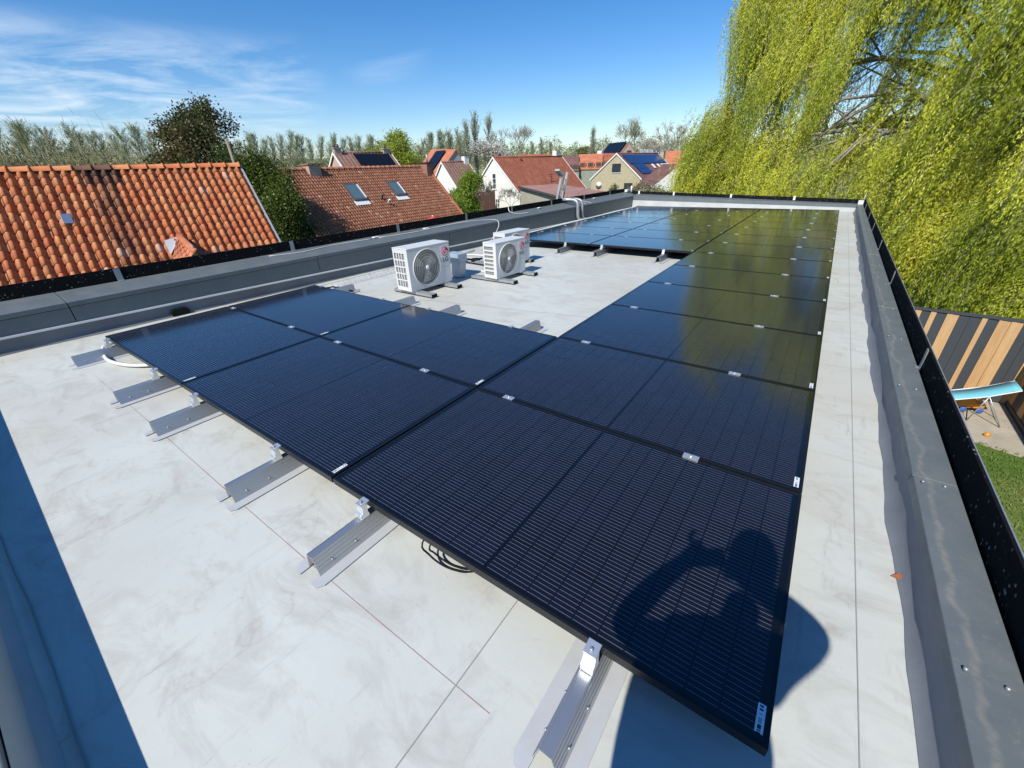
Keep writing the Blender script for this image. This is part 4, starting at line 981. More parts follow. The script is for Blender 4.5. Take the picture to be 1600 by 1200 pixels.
def house(name, A, t, L_, wf, wb, pitch, wall, roof, label, cat='house', group=None, real=None, verge='white_paint', caps=True, dark=None, drop=None):
    """A = ridge end farthest along the ridge direction or nearest; local y runs along the ridge from 0 to L_, local +x is the slope facing us"""
    t = R_(t); pitch = R_(pitch); g = gz(A.x, A.y); hr = A.z - g
    h = thing(name, (A.x, A.y, g), label, cat, group, -t)
    tp = math.tan(pitch); ef = hr - wf * tp; eb = hr - wb * tp
    th = .10
    # walls, a little inside the verge and the eaves
    iw = .12
    mb = MB(); xf, xb = wf - .25, -(wb - .25); zf, zb_ = hr - xf * tp - th * 1.6, hr + xb * tp - th * 1.6
    mb.prism([(xb, -.6), (xf, -.6), (xf, zf), (0, hr - th * 1.6), (xb, zb_)], 'y', iw, L_ - iw); mb.build('wall', wall, h)
    for s, w_ in ((1, wf), (-1, wb)):
        z1 = hr - w_ * tp
        mb = MB(); mb.prism([(0, hr), (s * w_, z1), (s * w_, z1 - th), (0, hr - th)], 'y', .0, L_)
        if real and s == 1:
            mb.build('roof_deck', 'gutter_dark', h)
            tile_slope('roof', real, L_, w_, pitch, hr, h, s, dark=dark[0] if dark else None, **(drop or {}))
        else: mb.build('roof', roof, h)
    if caps and real: ridge_caps(L_, hr + .03, real, h, dark=dark[1] if dark else None)
    elif caps:
        mb = MB(); mb.tube([(0, 0, hr + .0), (0, L_, hr + .0)], .09, 8); mb.build('ridge_cap', roof, h)
    if verge:
        for y0, y1 in ((-.03, .02), (L_ - .02, L_ + .03)):
            mb = MB()
            for s, w_ in ((1, wf), (-1, wb)):
                z1 = hr - w_ * tp; mb.prism([(0, hr + .05), (s * w_, z1 + .05), (s * w_, z1 - .14), (0, hr - .14)], 'y', y0 - (.001 if s < 0 else 0), y1)
            mb.build('verge_board', verge, h)
    mb = MB(); z1 = hr - wf * tp; mb.tube([(wf + .05, 0, z1 - .07), (wf + .05, L_, z1 - .07)], .065, 8); mb.build('gutter', 'gutter_dark', h)
    h['_hr'] = hr
    def S(x, y, up=0):          # point on the front slope
        return Vector((x + math.sin(pitch) * up, y, hr - x * tp + math.cos(pitch) * up))
    return h, hr, tp, S
def slope_panel(S, x0, x1, y0, y1, up, th, name, m, parent, bevel=0):
    a = [S(x0, y0, up), S(x1, y0, up), S(x1, y1, up), S(x0, y1, up)]; b_ = [S(x0, y0, up + th), S(x1, y0, up + th), S(x1, y1, up + th), S(x0, y1, up + th)]
    mb = MB(); mb.hexa(a + b_); return mb.build(name, m, parent, bevel=bevel)
def skylight(S, x0, x1, y0, y1, parent, open_=0, up=.05):
    f = slope_panel(S, x0, x1, y0, y1, up, .10, 'skylight', 'skylight_frame', parent)
    e = .07; slope_panel(S, x0 + e, x1 - e, y0 + e, y1 - e, up + .098, .006, 'pane', 'skylight_glass', f)
    mb = MB(); mb.hexa([S(x0 + e, y1 - e * 1.1, up + .10), S(x1 - e, y1 - e * 1.1, up + .10), S(x1 - e, y1 + .005, up + .10), S(x0 + e, y1 + .005, up + .10), S(x0 + e, y1 - e * 1.1, up + .125), S(x1 - e, y1 - e * 1.1, up + .125), S(x1 - e, y1 + .005, up + .125), S(x0 + e, y1 + .005, up + .125)])
    mb.build('frame', 'white_paint', f)
    slope_panel(S, x1, x1 + .22, y0 - .05, y1 + .05, up - .01, .03, 'flashing', 'white_paint', f)
    return f
def wall_window(parent, y, x0, x1, z0, z1, bars=(1, 3), face=-1, frame='white_paint'):
    """window in a gable wall, the wall plane at local y, facing towards -y (face=-1) or +y"""
    s = face; f = MB(); e = .055
    for a in [(x0, z0, x1, z0 + e), (x0, z1 - e, x1, z1), (x0, z0 + e, x0 + e, z1 - e), (x1 - e, z0 + e, x1, z1 - e)]:
        f.box(a[0], y + s * .002, a[1], a[2], y + s * .05, a[3])
    for i in range(1, bars[0]): x = x0 + (x1 - x0) * i / bars[0]; f.box(x - .03, y + s * .002, z0 + e, x + .03, y + s * .045, z1 - e)
    for i in range(1, bars[1]): z = z0 + (z1 - z0) * i / bars[1]; f.box(x0 + e, y + s * .002, z - .025, x1 - e, y + s * .043, z + .025)
    o = f.build('window', frame, parent)
    mb = MB(); mb.box(x0 + e, y + s * .004, z0 + e, x1 - e, y + s * .012, z1 - e); mb.build('pane', 'window_glass', o)
    mb = MB(); mb.box(x0 - .06, y + s * .002, z0 - .07, x1 + .06, y + s * .10, z0 - .001); mb.build('sill', 'white_paint', o)
    return o
def chimney(parent, x, y, hx, hy, z0, z1, m, pots=0, cap='lead'):
    mb = MB(); mb.box(x - hx, y - hy, z0, x + hx, y + hy, z1); c = mb.build('chimney', m, parent)
    mb = MB(); mb.box(x - hx - .06, y - hy - .06, z1, x + hx + .06, y + hy + .06, z1 + .07); mb.build('chimney_cap', cap, c)
    for i in range(pots):
        mb = MB(); mb.lathe([(.09, z1 + .07), (.08, z1 + .32), (.06, z1 + .32)], 10, 'z', (x, y - hy + hy * 2 * (i + .5) / pots, 0)); mb.build('chimney_pot', 'gutter_dark', c)
    return c
def ridge(rA, rB, DA, t):
    A = at(rA[0], rA[1], DA); T = R_(t); n = (math.cos(T), -math.sin(T)); B = plane(rB, A, n)
    return A, B, (B - A).xy.length
# --- orange pantile house on the left (its far verge is the end A)
A, B, ll = ridge((375, 260), (0, 270), 16.3, 12)
Lh = 9.6; T = R_(12); O = A - Vector((math.sin(T), math.cos(T), 0)) * Lh
def dk(r, c, nr, nc):
    q = nc - c                       # counted from the far verge
    if r < 2 and 16 <= q <= 19: return .85 - .1 * r
    if 16 <= q - r * .10 <= 18.6: return .30 + .35 * random.random() if r < nr - 3 else .2
    if 15 <= q <= 18 and r > 5: return .35 * random.random()
    return 0
random.seed(21)
h1, hr1, tp1, S1 = house('tiled_house', O, 12, Lh, 4.6, 4.4, 44.5, 'red_brick', 'far_orange_tile', 'house with big bright orange curved tiles and a sooty streak, left beyond the parapet', real='orange_pantile', verge='lead', drop=dict(amp=.064, tw=.19, te=.245), dark=(dk, lambda i, k: .8 if k - i in (9, 10) else 0))
# glazed vent tile and a small side roof
GT = True
def onslope(h, hr, tp, q):
    """where the sight line through q meets the front slope, in the house's own frame"""
    M = Matrix.Rotation(-h.rotation_euler.z, 3, 'Z'); c = M @ (CAM - Vector(h.location)); d = M @ ray(*q)
    t = (hr - tp * c.x - c.z) / (d.z + tp * d.x); p = c + d * t; return p.x, p.y
x, y = onslope(h1, hr1, tp1, (107, 346)); slope_panel(S1, x - .10, x + .10, y - .09, y + .09, .08, .02, 'glass_tile', 'aluminium', h1, bevel=.004)
def small_dormer():
    x0, y0 = onslope(h1, hr1, tp1, (286, 384)); x0 -= .05; x1 = x0 + 2.0; z0 = hr1 - x0 * tp1 + .16; dz = .26; hw = .50
    mb = MB(); mb.add([(x1, y0 - hw, hr1 - x1 * tp1), (x1, y0 + hw, hr1 - x1 * tp1), (x1 + 0, y0, z0 - .02), (x0, y0, z0 - .02)], [(0, 1, 2), (0, 2, 3), (1, 3, 2)])
    d = mb.build('dormer', 'lead', h1)
    for s in (-1, 1):
        mb = MB(); n_ = 5
        for i in range(n_):
            for j in range(6):
                a0, a1 = i / n_, (i + 1) / n_; xa, xb = x0 + (x1 - x0) * j / 6, x0 + (x1 - x0) * (j + 1) / 6 + .02
                pts = []
                for k in range(5):
                    u = a0 + (a1 - a0) * k / 4; hh = .03 * math.sin(PI * k / 4)
                    for x in (xa, xb): pts.append((x + .0, y0 + s * hw * u * min(1, (x - x0) / (x1 - x0) + .15) * 1.15, z0 - dz * 1.6 * u * min(1, (x - x0) / (x1 - x0) + .15) + hh + (.015 if x == xb else 0) - (x - x0) * .10))
                mb.add(pts, [(2 * k, 2 * k + 1, 2 * k + 3, 2 * k + 2) for k in range(4)], True)
        mb.build('dormer_roof', 'far_orange_tile', d, fixn=False)
    mb = MB(); mb.add([(x0 - .06, y0 - .02, z0 + .02), (x0 + .02, y0 - .34, hr1 - x0 * tp1 + .12), (x0 + .34, y0 - .34, hr1 - (x0 + .34) * tp1 + .14), (x0 + .30, y0 - .10, z0 - .06)], [(0, 1, 2, 3)]); mb.build('lead_flashing', 'box_grey', d, fixn=False)
    mb = MB(); mb.tube([(x0, y0, z0 + .02), (x1 + .05, y0, z0 - .14)], .075, 8); mb.build('dormer_ridge', 'far_orange_tile', d)
small_dormer()
# --- long brown-orange roof in the middle
XX = -23.9; A = plane((665, 260), Vector((XX, 0, 0)), (1, 0)); B = plane((430, 266), Vector((XX, 0, 0)), (1, 0))
O = B + Vector((0, -.4, 0)); LL = A.y - O.y; O.z = A.z
h2, hr2, tp2, S2 = house('tiled_house', O, 0, LL, 3.15, 3.2, 44.5, 'red_brick', 'far_red_tile', 'long brown-orange tiled house with two skylights, seen over the left parapet', real='brown_pantile', verge=None, drop=dict(tw=.165, te=.225, amp=.038))
def loc2(o, q, D=None):      # photo point -> local x,y on the front slope of a house (ridge along world y)
    r = ray(*q); P = Vector(o.location); 
    return r
def onslope(h, hr, tp, q):
    """where the sight line through q meets the front slope, in the house's own frame"""
    M = Matrix.Rotation(-h.rotation_euler.z, 3, 'Z'); c = M @ (CAM - Vector(h.location)); d = M @ ray(*q)
    t = (hr - tp * c.x - c.z) / (d.z + tp * d.x); p = c + d * t; return p.x, p.y
for a, b_ in (((535, 291), (562, 315)), ((603, 287), (627, 307))):
    x0, y0 = onslope(h2, hr2, tp2, a); x1, y1 = onslope(h2, hr2, tp2, b_)
    skylight(S2, x0, x1, y0, y0 + (x1 - x0) * 1.05, h2, up=.06)
x, y = onslope(h2, hr2, tp2, (488, 268)); chimney(h2, .12, y, .30, .34, hr2 - .6, hr2 + .20, 'pink_brick', 0, 'far_brown_tile')
chimney(h2, .35, LL - .22, .30, .30, hr2 - 1.6, hr2 + .18, 'red_brick', 0, 'gutter_dark').name = 'chimney'
mb = MB(); mb.tube([(.35, LL - .15, hr2 + .2), (.35, LL - .15, hr2 + .75)], .05, 8); mb.build('flue', 'galvanised', h2)
for a in ((597, 312), (607, 320)):
    x, y = onslope(h2, hr2, tp2, a); p = S2(x, y, .05); mb = MB(); mb.tube([p, p + Vector((.05, 0, .22)), p + Vector((.18, .04, .26))], .05, 8); mb.build('vent_pipe', 'gutter_dark' if a[0] < 600 else 'white_paint', h2)
mb = MB(); mb.hexa([S2(0, LL - .06, .04), S2(3.1, LL - .06, .04), S2(3.1, LL + .08, .04), S2(0, LL + .08, .04), S2(0, LL - .06, .10), S2(3.1, LL - .06, .10), S2(3.1, LL + .08, .10), S2(0, LL + .08, .10)]); mb.build('verge_board', 'far_orange_tile', h2)
# --- white gabled house
A, B, ll = ridge((769.6, 245.5), (878, 242), 52, 6)
h3, hr3, tp3, S3 = house('gabled_house', A, 6, ll, 4.0, 3.4, 43.5, 'white_render', 'far_red_tile', 'white rendered gable house with rust red roof and a narrow three-pane window', verge='white_paint')
def on_gable(h, q):
    M = Matrix.Rotation(-h.rotation_euler.z, 3, 'Z'); c = M @ (CAM - Vector(h.location)); d = M @ ray(*q); t = (.12 - c.y) / d.y; p = c + d * t; return p.x, p.z
for (a, b_, bars) in (((769.3, 271), (776, 295.5), (1, 3)), ((774.5, 310.5), (781.5, 330), (2, 3)), ((746.5, 313), (751, 319), (2, 2))):
    x0, z1 = on_gable(h3, a); x1, z0 = on_gable(h3, b_); wall_window(h3, .12, x0, x1, z0, z1, bars)
x, y = onslope(h3, hr3, tp3, (814, 251)); p = S3(x, y, .02); mb = MB(); mb.tube([p, p + Vector((0, 0, .35))], .07, 6); mb.build('vent_pipe', 'gutter_dark', h3)
x, y = onslope(h3, hr3, tp3, (861, 285)); p = S3(x, y, .02); mb = MB(); mb.tube([p, p + Vector((0, 0, .9))], .04, 6); mb.tube([p + Vector((0, -.5, .85)), p + Vector((0, .5, .85))], .03, 5); mb.tube([p + Vector((0, -.3, .65)), p + Vector((0, .3, .65))], .03, 5); mb.build('antenna', 'gutter_dark', h3)
# --- low outbuilding with a corrugated roof, in front of it
def outbuilding():
    zt = at(812, 291, 44).z; P = [at(811, 291, 44), at(873, 288, 47), at(960, 302, 40), at(880, 309, 31)]
    g = gz(P[0].x, P[0].y); c = sum((Vector(p) for p in P), Vector()) / 4
    r = thing('outbuilding', (c.x, c.y, g), 'low shed with pale block wall and faded pink corrugated roof before the white house', 'outbuilding')
    Q = [Vector(p) - r.location for p in P]
    n_ = (Q[1] - Q[0]).cross(Q[3] - Q[0]).normalized()
    # roof as ribbed sheet
    mb = MB(); nu = 60
    vs = []
    for i in range(nu + 1):
        u = i / nu; a = Q[0].lerp(Q[3], u); b_ = Q[1].lerp(Q[2], u); h = .05 * (i % 2)
        vs += [a + Vector((0, 0, h)), a.lerp(b_, .5) + Vector((0, 0, h)), b_ + Vector((0, 0, h))]
    mb.add(vs, [(3 * i + k, 3 * i + k + 1, 3 * i + k + 4, 3 * i + k + 3) for i in range(nu) for k in (0, 1)]); mb.build('roof', 'corrugated_tile', r)
    mb = MB(); e = Vector((0, 0, -.10)); base = [Vector((q.x, q.y, -.5)) for q in Q]
    qi = [q.lerp(sum(Q, Vector()) / 4, .03) for q in Q]
    mb.hexa([Vector((q.x, q.y, -.5)) for q in qi] + [q + e for q in qi]); mb.build('wall', 'pale_blockwork', r)
    mb = MB(); mb.tube([Q[0] + Vector((0, -.05, -.08)), Q[3] + Vector((0, -.05, -.08))], .09, 6); mb.tube([Q[3] + Vector((0, -.05, -.08)), Q[2] + Vector((0, -.05, -.08))], .08, 6); mb.build('gutter', 'gutter_dark', r)
outbuilding()
# --- yellow brick house
A, B, ll = ridge((963.5, 239.5), (1028, 239.5), 68, 4)
h4, hr4, tp4, S4 = house('gabled_house', A, 4, ll, 4.1, 4.1, 39, 'yellow_brick', 'far_purple_tile', 'yellow brick gable house with blue panels on a dark roof and white verges', verge='white_paint')
x0, z1 = on_gable(h4, (957, 256)); x1, z0 = on_gable(h4, (969.5, 269.5)); wall_window(h4, .12, x0, x1, z0, z1, (2, 1), frame='gutter_dark')
x0, z1 = on_gable(h4, (975.5, 286)); x1, z0 = on_gable(h4, (987, 302)); wall_window(h4, .12, x0, x1, z0, z1, (1, 1), frame='gutter_dark')
def sp_rect(h, hr, tp, S, a, b_, n, name='solar_panel', m='blue_panel'):
    x0, y0 = onslope(h, hr, tp, a); x1, y1 = onslope(h, hr, tp, b_)
    for i in range(n): slope_panel(S, x0, x1, y0 + (y1 - y0) * i / n + .02, y0 + (y1 - y0) * (i + 1) / n - .02, .08, .05, name, m, h)
mat('blue_panel', (.018, .035, .12), .16, .1, spec=.7); mat('dark_panel', (.008, .009, .014), .3, .0, spec=.4)
x0, y0 = .35, 1.0; yE = ll * .96
for i in range(6): slope_panel(S4, .35, 1.75, .9 + (yE - .9) * i / 6 + .02, .9 + (yE - .9) * (i + 1) / 6 - .02, .08, .05, 'solar_panel', 'blue_panel', h4)
for j in range(2):
    for i in range(2): slope_panel(S4, 1.80 + j * .80, 2.56 + j * .80, 1.6 + i * 1.9, 3.44 + i * 1.9, .08, .05, 'solar_panel', 'blue_panel', h4)
sl_ = slope_panel(S4, 1.95, 2.6, ll * .52, ll * .56, .06, .08, 'skylight', 'white_paint', h4)
slope_panel(S4, 1.95, 2.7, ll * .66, ll * .70, .06, .08, 'skylight', 'white_paint', h4)
slope_panel(S4, 1.95, 3.2, ll * .76, ll * .98, .06, .08, 'roof_sheet', 'sheet_white', h4)
chimney(h4, .9, ll * .99, .3, .4, hr4 - 2, hr4 + .25, 'yellow_brick')
# satellite dish in front of it
p = at(935.5, 290, 42); r = thing('satellite_dish', (p.x, p.y, gz(p.x, p.y)), 'round white satellite dish between the pink shed roof and the yellow brick house', 'satellite dish')
mb = MB(); hz = p.z - r.location.z; mb.lathe([(.001, .06), (.15, .05), (.28, .015), (.31, 0)], 22, 'y', (0, 0, hz)); mb.build('dish', 'white_paint', r)
mb = MB(); mb.tube([(0, .05, 0), (0, .05, hz - .1)], .04, 6); mb.build('mast', 'galvanised', r)
# --- far left house with panels (only its top shows)
A, B, ll = ridge((519.5, 238.5), (610, 238.5), 42, 8)
h5, hr5, tp5, S5 = house('gabled_house', A, 8, ll, 3.6, 3.6, 41, 'pink_brick', 'far_brown_tile', 'brown roofed house with a row of black panels and a pale pink gable', verge='white_paint')
yy0, yy1 = ll * .30, ll * .93
for i in range(6): slope_panel(S5, .2, 1.75, yy0 + (yy1 - yy0) * i / 6 + .02, yy0 + (yy1 - yy0) * (i + 1) / 6 - .02, .06, .05, 'solar_panel', 'dark_panel', h5)
chimney(h5, 0, .4, .22, .3, hr5 - .4, hr5 + .3, 'pink_brick', 2); chimney(h5, 0, ll - .5, .22, .3, hr5 - .4, hr5 + .25, 'pink_brick', 1)
mb = MB(); mb.prism([(0, 0), (1.0, 0), (.5, .55)], 'x', 1.6, 2.4)
mb.v = [(v[0], v[1] + ll * .72, v[2] + hr5 - 2.25 * tp5 + .35) for v in mb.v]; mb.build('dormer', 'far_brown_tile', h5)
# --- orange roof with its right end gable grey, behind
A = at(711, 233, 66); T_ = 62
O = A; t5 = -28
def orange_house():
    # ridge runs roughly across the view; left slope hip leans, grey gable on the right
    P0, P1 = at(674, 233.5, 70), at(712, 233, 64); g = gz(P0.x, P0.y)
    r = thing('gabled_house', (P0.x, P0.y, g), 'bright orange roofed house with dark panels and a grey gable, far centre left', 'house')
    a, b_ = P0 - r.location, P1 - r.location
    dn = plane((655, 263), P0, ((P0 - P1).xy.orthogonal().normalized()[0], (P0 - P1).xy.orthogonal().normalized()[1])) if False else None
    ax = (b_ - a); ax.z = 0; L_ = ax.length; ax.normalize(); nrm = Vector((ax.y, -ax.x, 0))
    if nrm.dot(CAM - P0) < 0: nrm = -nrm
    s = 3.4; dz = 3.4
    e0, e1 = a + nrm * s - Vector((0, 0, dz)) , b_ + nrm * s - Vector((0, 0, dz)); f0, f1 = a - nrm * s - Vector((0, 0, dz)), b_ - nrm * s - Vector((0, 0, dz))
    sh = nrm * 0
    mb = MB(); u = Vector((0, 0, .14)); mb.hexa([a - u, e0 - u, e1 - u, b_ - u, a, e0, e1, b_]); mb.build('roof', 'far_orange_tile', r)
    mb = MB(); mb.hexa([a - u, b_ - u, f1 - u, f0 - u, a, b_, f1, f0]); mb.build('roof', 'far_orange_tile', r)
    i_ = ax * .15; k = Vector((0, 0, .16))
    mb = MB(); A0, A1 = a + i_ - k, b_ - i_ - k; E0, E1, F0, F1 = e0 * .96 + a * .04 + i_ - k, e1 * .96 + b_ * .04 - i_ - k, f0 * .96 + a * .04 + i_ - k, f1 * .96 + b_ * .04 - i_ - k
    gb = lambda v: Vector((v.x, v.y, -.3))
    mb.add([A0, E0, gb(E0), gb(F0), F0, A1, E1, gb(E1), gb(F1), F1], [(0, 1, 2, 3, 4), (9, 8, 7, 6, 5), (1, 6, 7, 2), (4, 3, 8, 9), (0, 5, 6, 1), (0, 4, 9, 5)])
    mb.build('wall', 'grey_render', r)
    def sl(u_, v_, up=.06): return a + ax * (u_ * L_) + nrm * (s * v_) - Vector((0, 0, dz * v_ - up))
    for i in range(3):
        u0, u1 = .30 + .14 * i, .43 + .14 * i
        mb = MB(); mb.hexa([sl(u0, .12), sl(u1, .12), sl(u1, .85), sl(u0, .85), sl(u0, .12, .12), sl(u1, .12, .12), sl(u1, .85, .12), sl(u0, .85, .12)]); mb.build('solar_panel', 'dark_panel', r)
orange_house()
# --- small white house with brown roof between
A, B, ll = ridge((689, 253), (731, 251.5), 50, 10)
h6, hr6, tp6, S6 = house('gabled_house', A, 10, ll, 3.0, 2.6, 46, 'white_render', 'far_brown_tile', 'small white gable with a brown roof beside the green bush, centre left', verge='white_paint')
chimney(h6, 0, ll * .9, .28, .3, hr6 - .6, hr6 + .55, 'white_render', 0, 'gutter_dark')
mb = MB(); mb.box(2.75, .2, -.3, 4.4, 3.5, 2.0); mb.build('annex', 'red_brick', h6)
# --- the long terrace of low roofs behind
def terrace():
    segs = [((811, 241), (868, 241), 'far_red_tile', 'rust red part at its left end', 84), ((872, 244.5), (905, 242.5), 'far_purple_tile', 'dull purple-brown part', 84), ((905, 241), (942, 240), 'far_orange_tile', 'orange part in the middle', 85), ((938, 239.5), (975, 239), 'far_red_tile', 'pink-red part at its right end', 86)]
    for i, (p, q, m, lb, D) in enumerate(segs):
        P0, P1 = at(p[0], p[1], D), at(q[0], q[1], D * (1.0 if i else .98)); g = gz(P0.x, P0.y)
        r = thing('terrace_house', (P0.x, P0.y, g), 'low far terrace roof behind the white house, %s' % lb, 'house', 'terrace of houses in the distance')
        a, b_ = P0 - r.location, P1 - r.location; ax = (b_ - a); ax.z = 0; L_ = ax.length; ax.normalize(); n_ = Vector((ax.y, -ax.x, 0))
        if n_.dot(CAM - P0) < 0: n_ = -n_
        s, dz = 3.2, 2.3; u = Vector((0, 0, .12))
        e0, e1 = a + n_ * s - Vector((0, 0, dz)), b_ + n_ * s - Vector((0, 0, dz)); f0, f1 = a - n_ * s - Vector((0, 0, dz)), b_ - n_ * s - Vector((0, 0, dz))
        mb = MB(); mb.hexa([a - u, e0 - u, e1 - u, b_ - u, a, e0, e1, b_]); mb.build('roof', m, r)
        mb = MB(); mb.hexa([a - u, b_ - u, f1 - u, f0 - u, a, b_, f1, f0]); mb.build('roof', m, r)
        gb = lambda v: Vector((v.x, v.y, -.3)); k = Vector((0, 0, .14)); A0, A1, E0, E1, F0, F1 = a - k, b_ - k, e0 * .95 + a * .05 - k, e1 * .95 + b_ * .05 - k, f0 * .95 + a * .05 - k, f1 * .95 + b_ * .05 - k
        mb = MB(); mb.add([A0, E0, gb(E0), gb(F0), F0, A1, E1, gb(E1), gb(F1), F1], [(0, 1, 2, 3, 4), (9, 8, 7, 6, 5), (1, 6, 7, 2), (4, 3, 8, 9), (0, 5, 6, 1), (0, 4, 9, 5)])
        mb.build('wall', 'green_cladding' if i else 'white_render', r)
        if i:
            nd = 3
            for j in range(nd):
                c = a + ax * (L_ * (j + .5) / nd) + n_ * (s * .86) - Vector((0, 0, dz * .86 - .35))
                mb = MB(); w_, d_ = .55, .6; A_ = [c - ax * w_ - n_ * d_, c + ax * w_ - n_ * d_, c + ax * w_ + n_ * .3, c - ax * w_ + n_ * .3]
                mb.hexa([v - Vector((0, 0, .5)) for v in A_] + [v + Vector((0, 0, .35)) for v in A_]); d = mb.build('dormer', m, r)
                mb = MB(); W_ = [c - ax * .42 + n_ * .302, c + ax * .42 + n_ * .302, c + ax * .42 + n_ * .33, c - ax * .42 + n_ * .33]; mb.hexa([v - Vector((0, 0, .35)) for v in W_] + [v + Vector((0, 0, .22)) for v in W_]); mb.build('pane', 'window_glass', d)
        if i in (0, 3):
            c = b_ if i == 0 else a; mb = MB(); mb.box(c.x - .4, c.y - .4, c.z - .9, c.x + .4, c.y + .4, c.z + (.5 if i == 0 else .4)); mb.build('chimney', 'white_render', r)
terrace()
def far_house(P0, P1, label, wall, roof, s=3.6, dz=3.6, panels=0, win=True):
    P0, P1 = Vector(P0), Vector(P1); g = gz(P0.x, P0.y); r = thing('gabled_house', (P0.x, P0.y, g), label, 'house')
    a, b_ = P0 - r.location, P1 - r.location; ax = (b_ - a); ax.z = 0; L_ = ax.length; ax.normalize(); n_ = Vector((ax.y, -ax.x, 0))
    if n_.dot(CAM - P0) < 0: n_ = -n_
    u = Vector((0, 0, .14)); e0, e1 = a + n_ * s - Vector((0, 0, dz)), b_ + n_ * s - Vector((0, 0, dz)); f0, f1 = a - n_ * s - Vector((0, 0, dz)), b_ - n_ * s - Vector((0, 0, dz))
    mb = MB(); mb.hexa([a - u, e0 - u, e1 - u, b_ - u, a, e0, e1, b_]); mb.build('roof', roof, r)
    mb = MB(); mb.hexa([a - u, b_ - u, f1 - u, f0 - u, a, b_, f1, f0]); mb.build('roof', roof, r)
    gb = lambda v: Vector((v.x, v.y, -.3)); k = Vector((0, 0, .16)); A0, A1, E0, E1, F0, F1 = a - k, b_ - k, e0 * .95 + a * .05 - k, e1 * .95 + b_ * .05 - k, f0 * .95 + a * .05 - k, f1 * .95 + b_ * .05 - k
    mb = MB(); mb.add([A0, E0, gb(E0), gb(F0), F0, A1, E1, gb(E1), gb(F1), F1], [(0, 1, 2, 3, 4), (9, 8, 7, 6, 5), (1, 6, 7, 2), (4, 3, 8, 9), (0, 5, 6, 1), (0, 4, 9, 5)]); mb.build('wall', wall, r)
    def sl(u_, v_, up): return a + ax * (u_ * L_) + n_ * (s * v_) - Vector((0, 0, dz * v_ - up))
    for i in range(panels):
        u0, u1 = .08 + .84 * i / panels, .08 + .84 * (i + 1) / panels - .01; mb = MB(); mb.hexa([sl(u0, .05, .05), sl(u1, .05, .05), sl(u1, .9, .05), sl(u0, .9, .05), sl(u0, .05, .12), sl(u1, .05, .12), sl(u1, .9, .12), sl(u0, .9, .12)]); mb.build('solar_panel', 'dark_panel', r)
    if win:
        c = b_ + ax * .06 - Vector((0, 0, dz * .62)); mb = MB(); mb.hexa([c - n_ * .5 + ax * 0, c + n_ * .5, c + n_ * .5 + ax * .06, c - n_ * .5 + ax * .06] + [v + Vector((0, 0, 1.3)) for v in (c - n_ * .5, c + n_ * .5, c + n_ * .5 + ax * .06, c - n_ * .5 + ax * .06)]); o = mb.build('window', 'window_glass', r)
    return r
far_house(at(951, 223.5, 112), at(984, 223, 104), 'pinkish brick house with a roof full of black panels, behind the yellow brick house', 'pink_brick', 'far_brown_tile', 4.0, 4.4, 5)
far_house(at(1000, 233.5, 120), at(1030, 233, 120), 'low far building with pale grey roof behind the yellow brick house', 'white_render', 'lead', 5, 1.6, 0, False)
far_house(at(1034, 236, 95), at(1075, 235, 95), 'far orange roof half hidden by the left edge of the willow', 'pink_brick', 'far_orange_tile', 3.4, 2.4, 0, False)
far_house(at(1036, 256, 60), at(1062, 256, 56), 'dull red roof touching the right end of the yellow brick house', 'white_render', 'far_purple_tile', 3.6, 2.6, 0, False)
# red parasol top peeping over the screen
p = at(676, 339, 17); r = thing('parasol', (p.x, p.y, gz(p.x, p.y)), 'red parasol top just showing above the left edge screen below the brown roof', 'parasol')
hz = p.z - r.location.z; mb = MB(); n = 8; rr = .55
mb.add([(0, 0, hz + .04)] + [(rr * math.cos(2 * PI * k / n), rr * math.sin(2 * PI * k / n), hz - .22) for k in range(n)], [(0, 1 + k, 1 + (k + 1) % n) for k in range(n)]); mb.build('canopy', 'red_cloth', r, fixn=False)
mb = MB(); mb.tube([(0, 0, 0), (0, 0, hz + .06)], .022, 6); mb.build('pole', 'white_paint', r)

# ================================================================== GARDEN ON THE RIGHT
G0 = -3.95
F1 = pz(1567, 632, gz(4, 12)); F0x = 1.2
fy = F1.y
# far fence, boards upright in two widths
def fence_y(x): return fy + (F1.x - x) * .06
r = thing('board_fence', ((F0x + F1.x) / 2, fy, gz(3, fy)), 'tall fence of upright dark grey and warm wood boards in front of the willow', 'fence')
zt = CAM.z + (plane((1600, 504), Vector((0, fence_y(4.2), 0)), (0, 1)).z - CAM.z); gz0 = r.location.z
hF = zt - gz0
def fedge(px_, py_): return plane((px_, py_), Vector((0, fy + .15, 0)), (0, 1)).x
edges = [(1430, 485, 'g'), (1440, 486, 'w'), (1452, 487, 'g'), (1461, 488, 'w'), (1479, 490, 'g'), (1498, 492, 'w')]
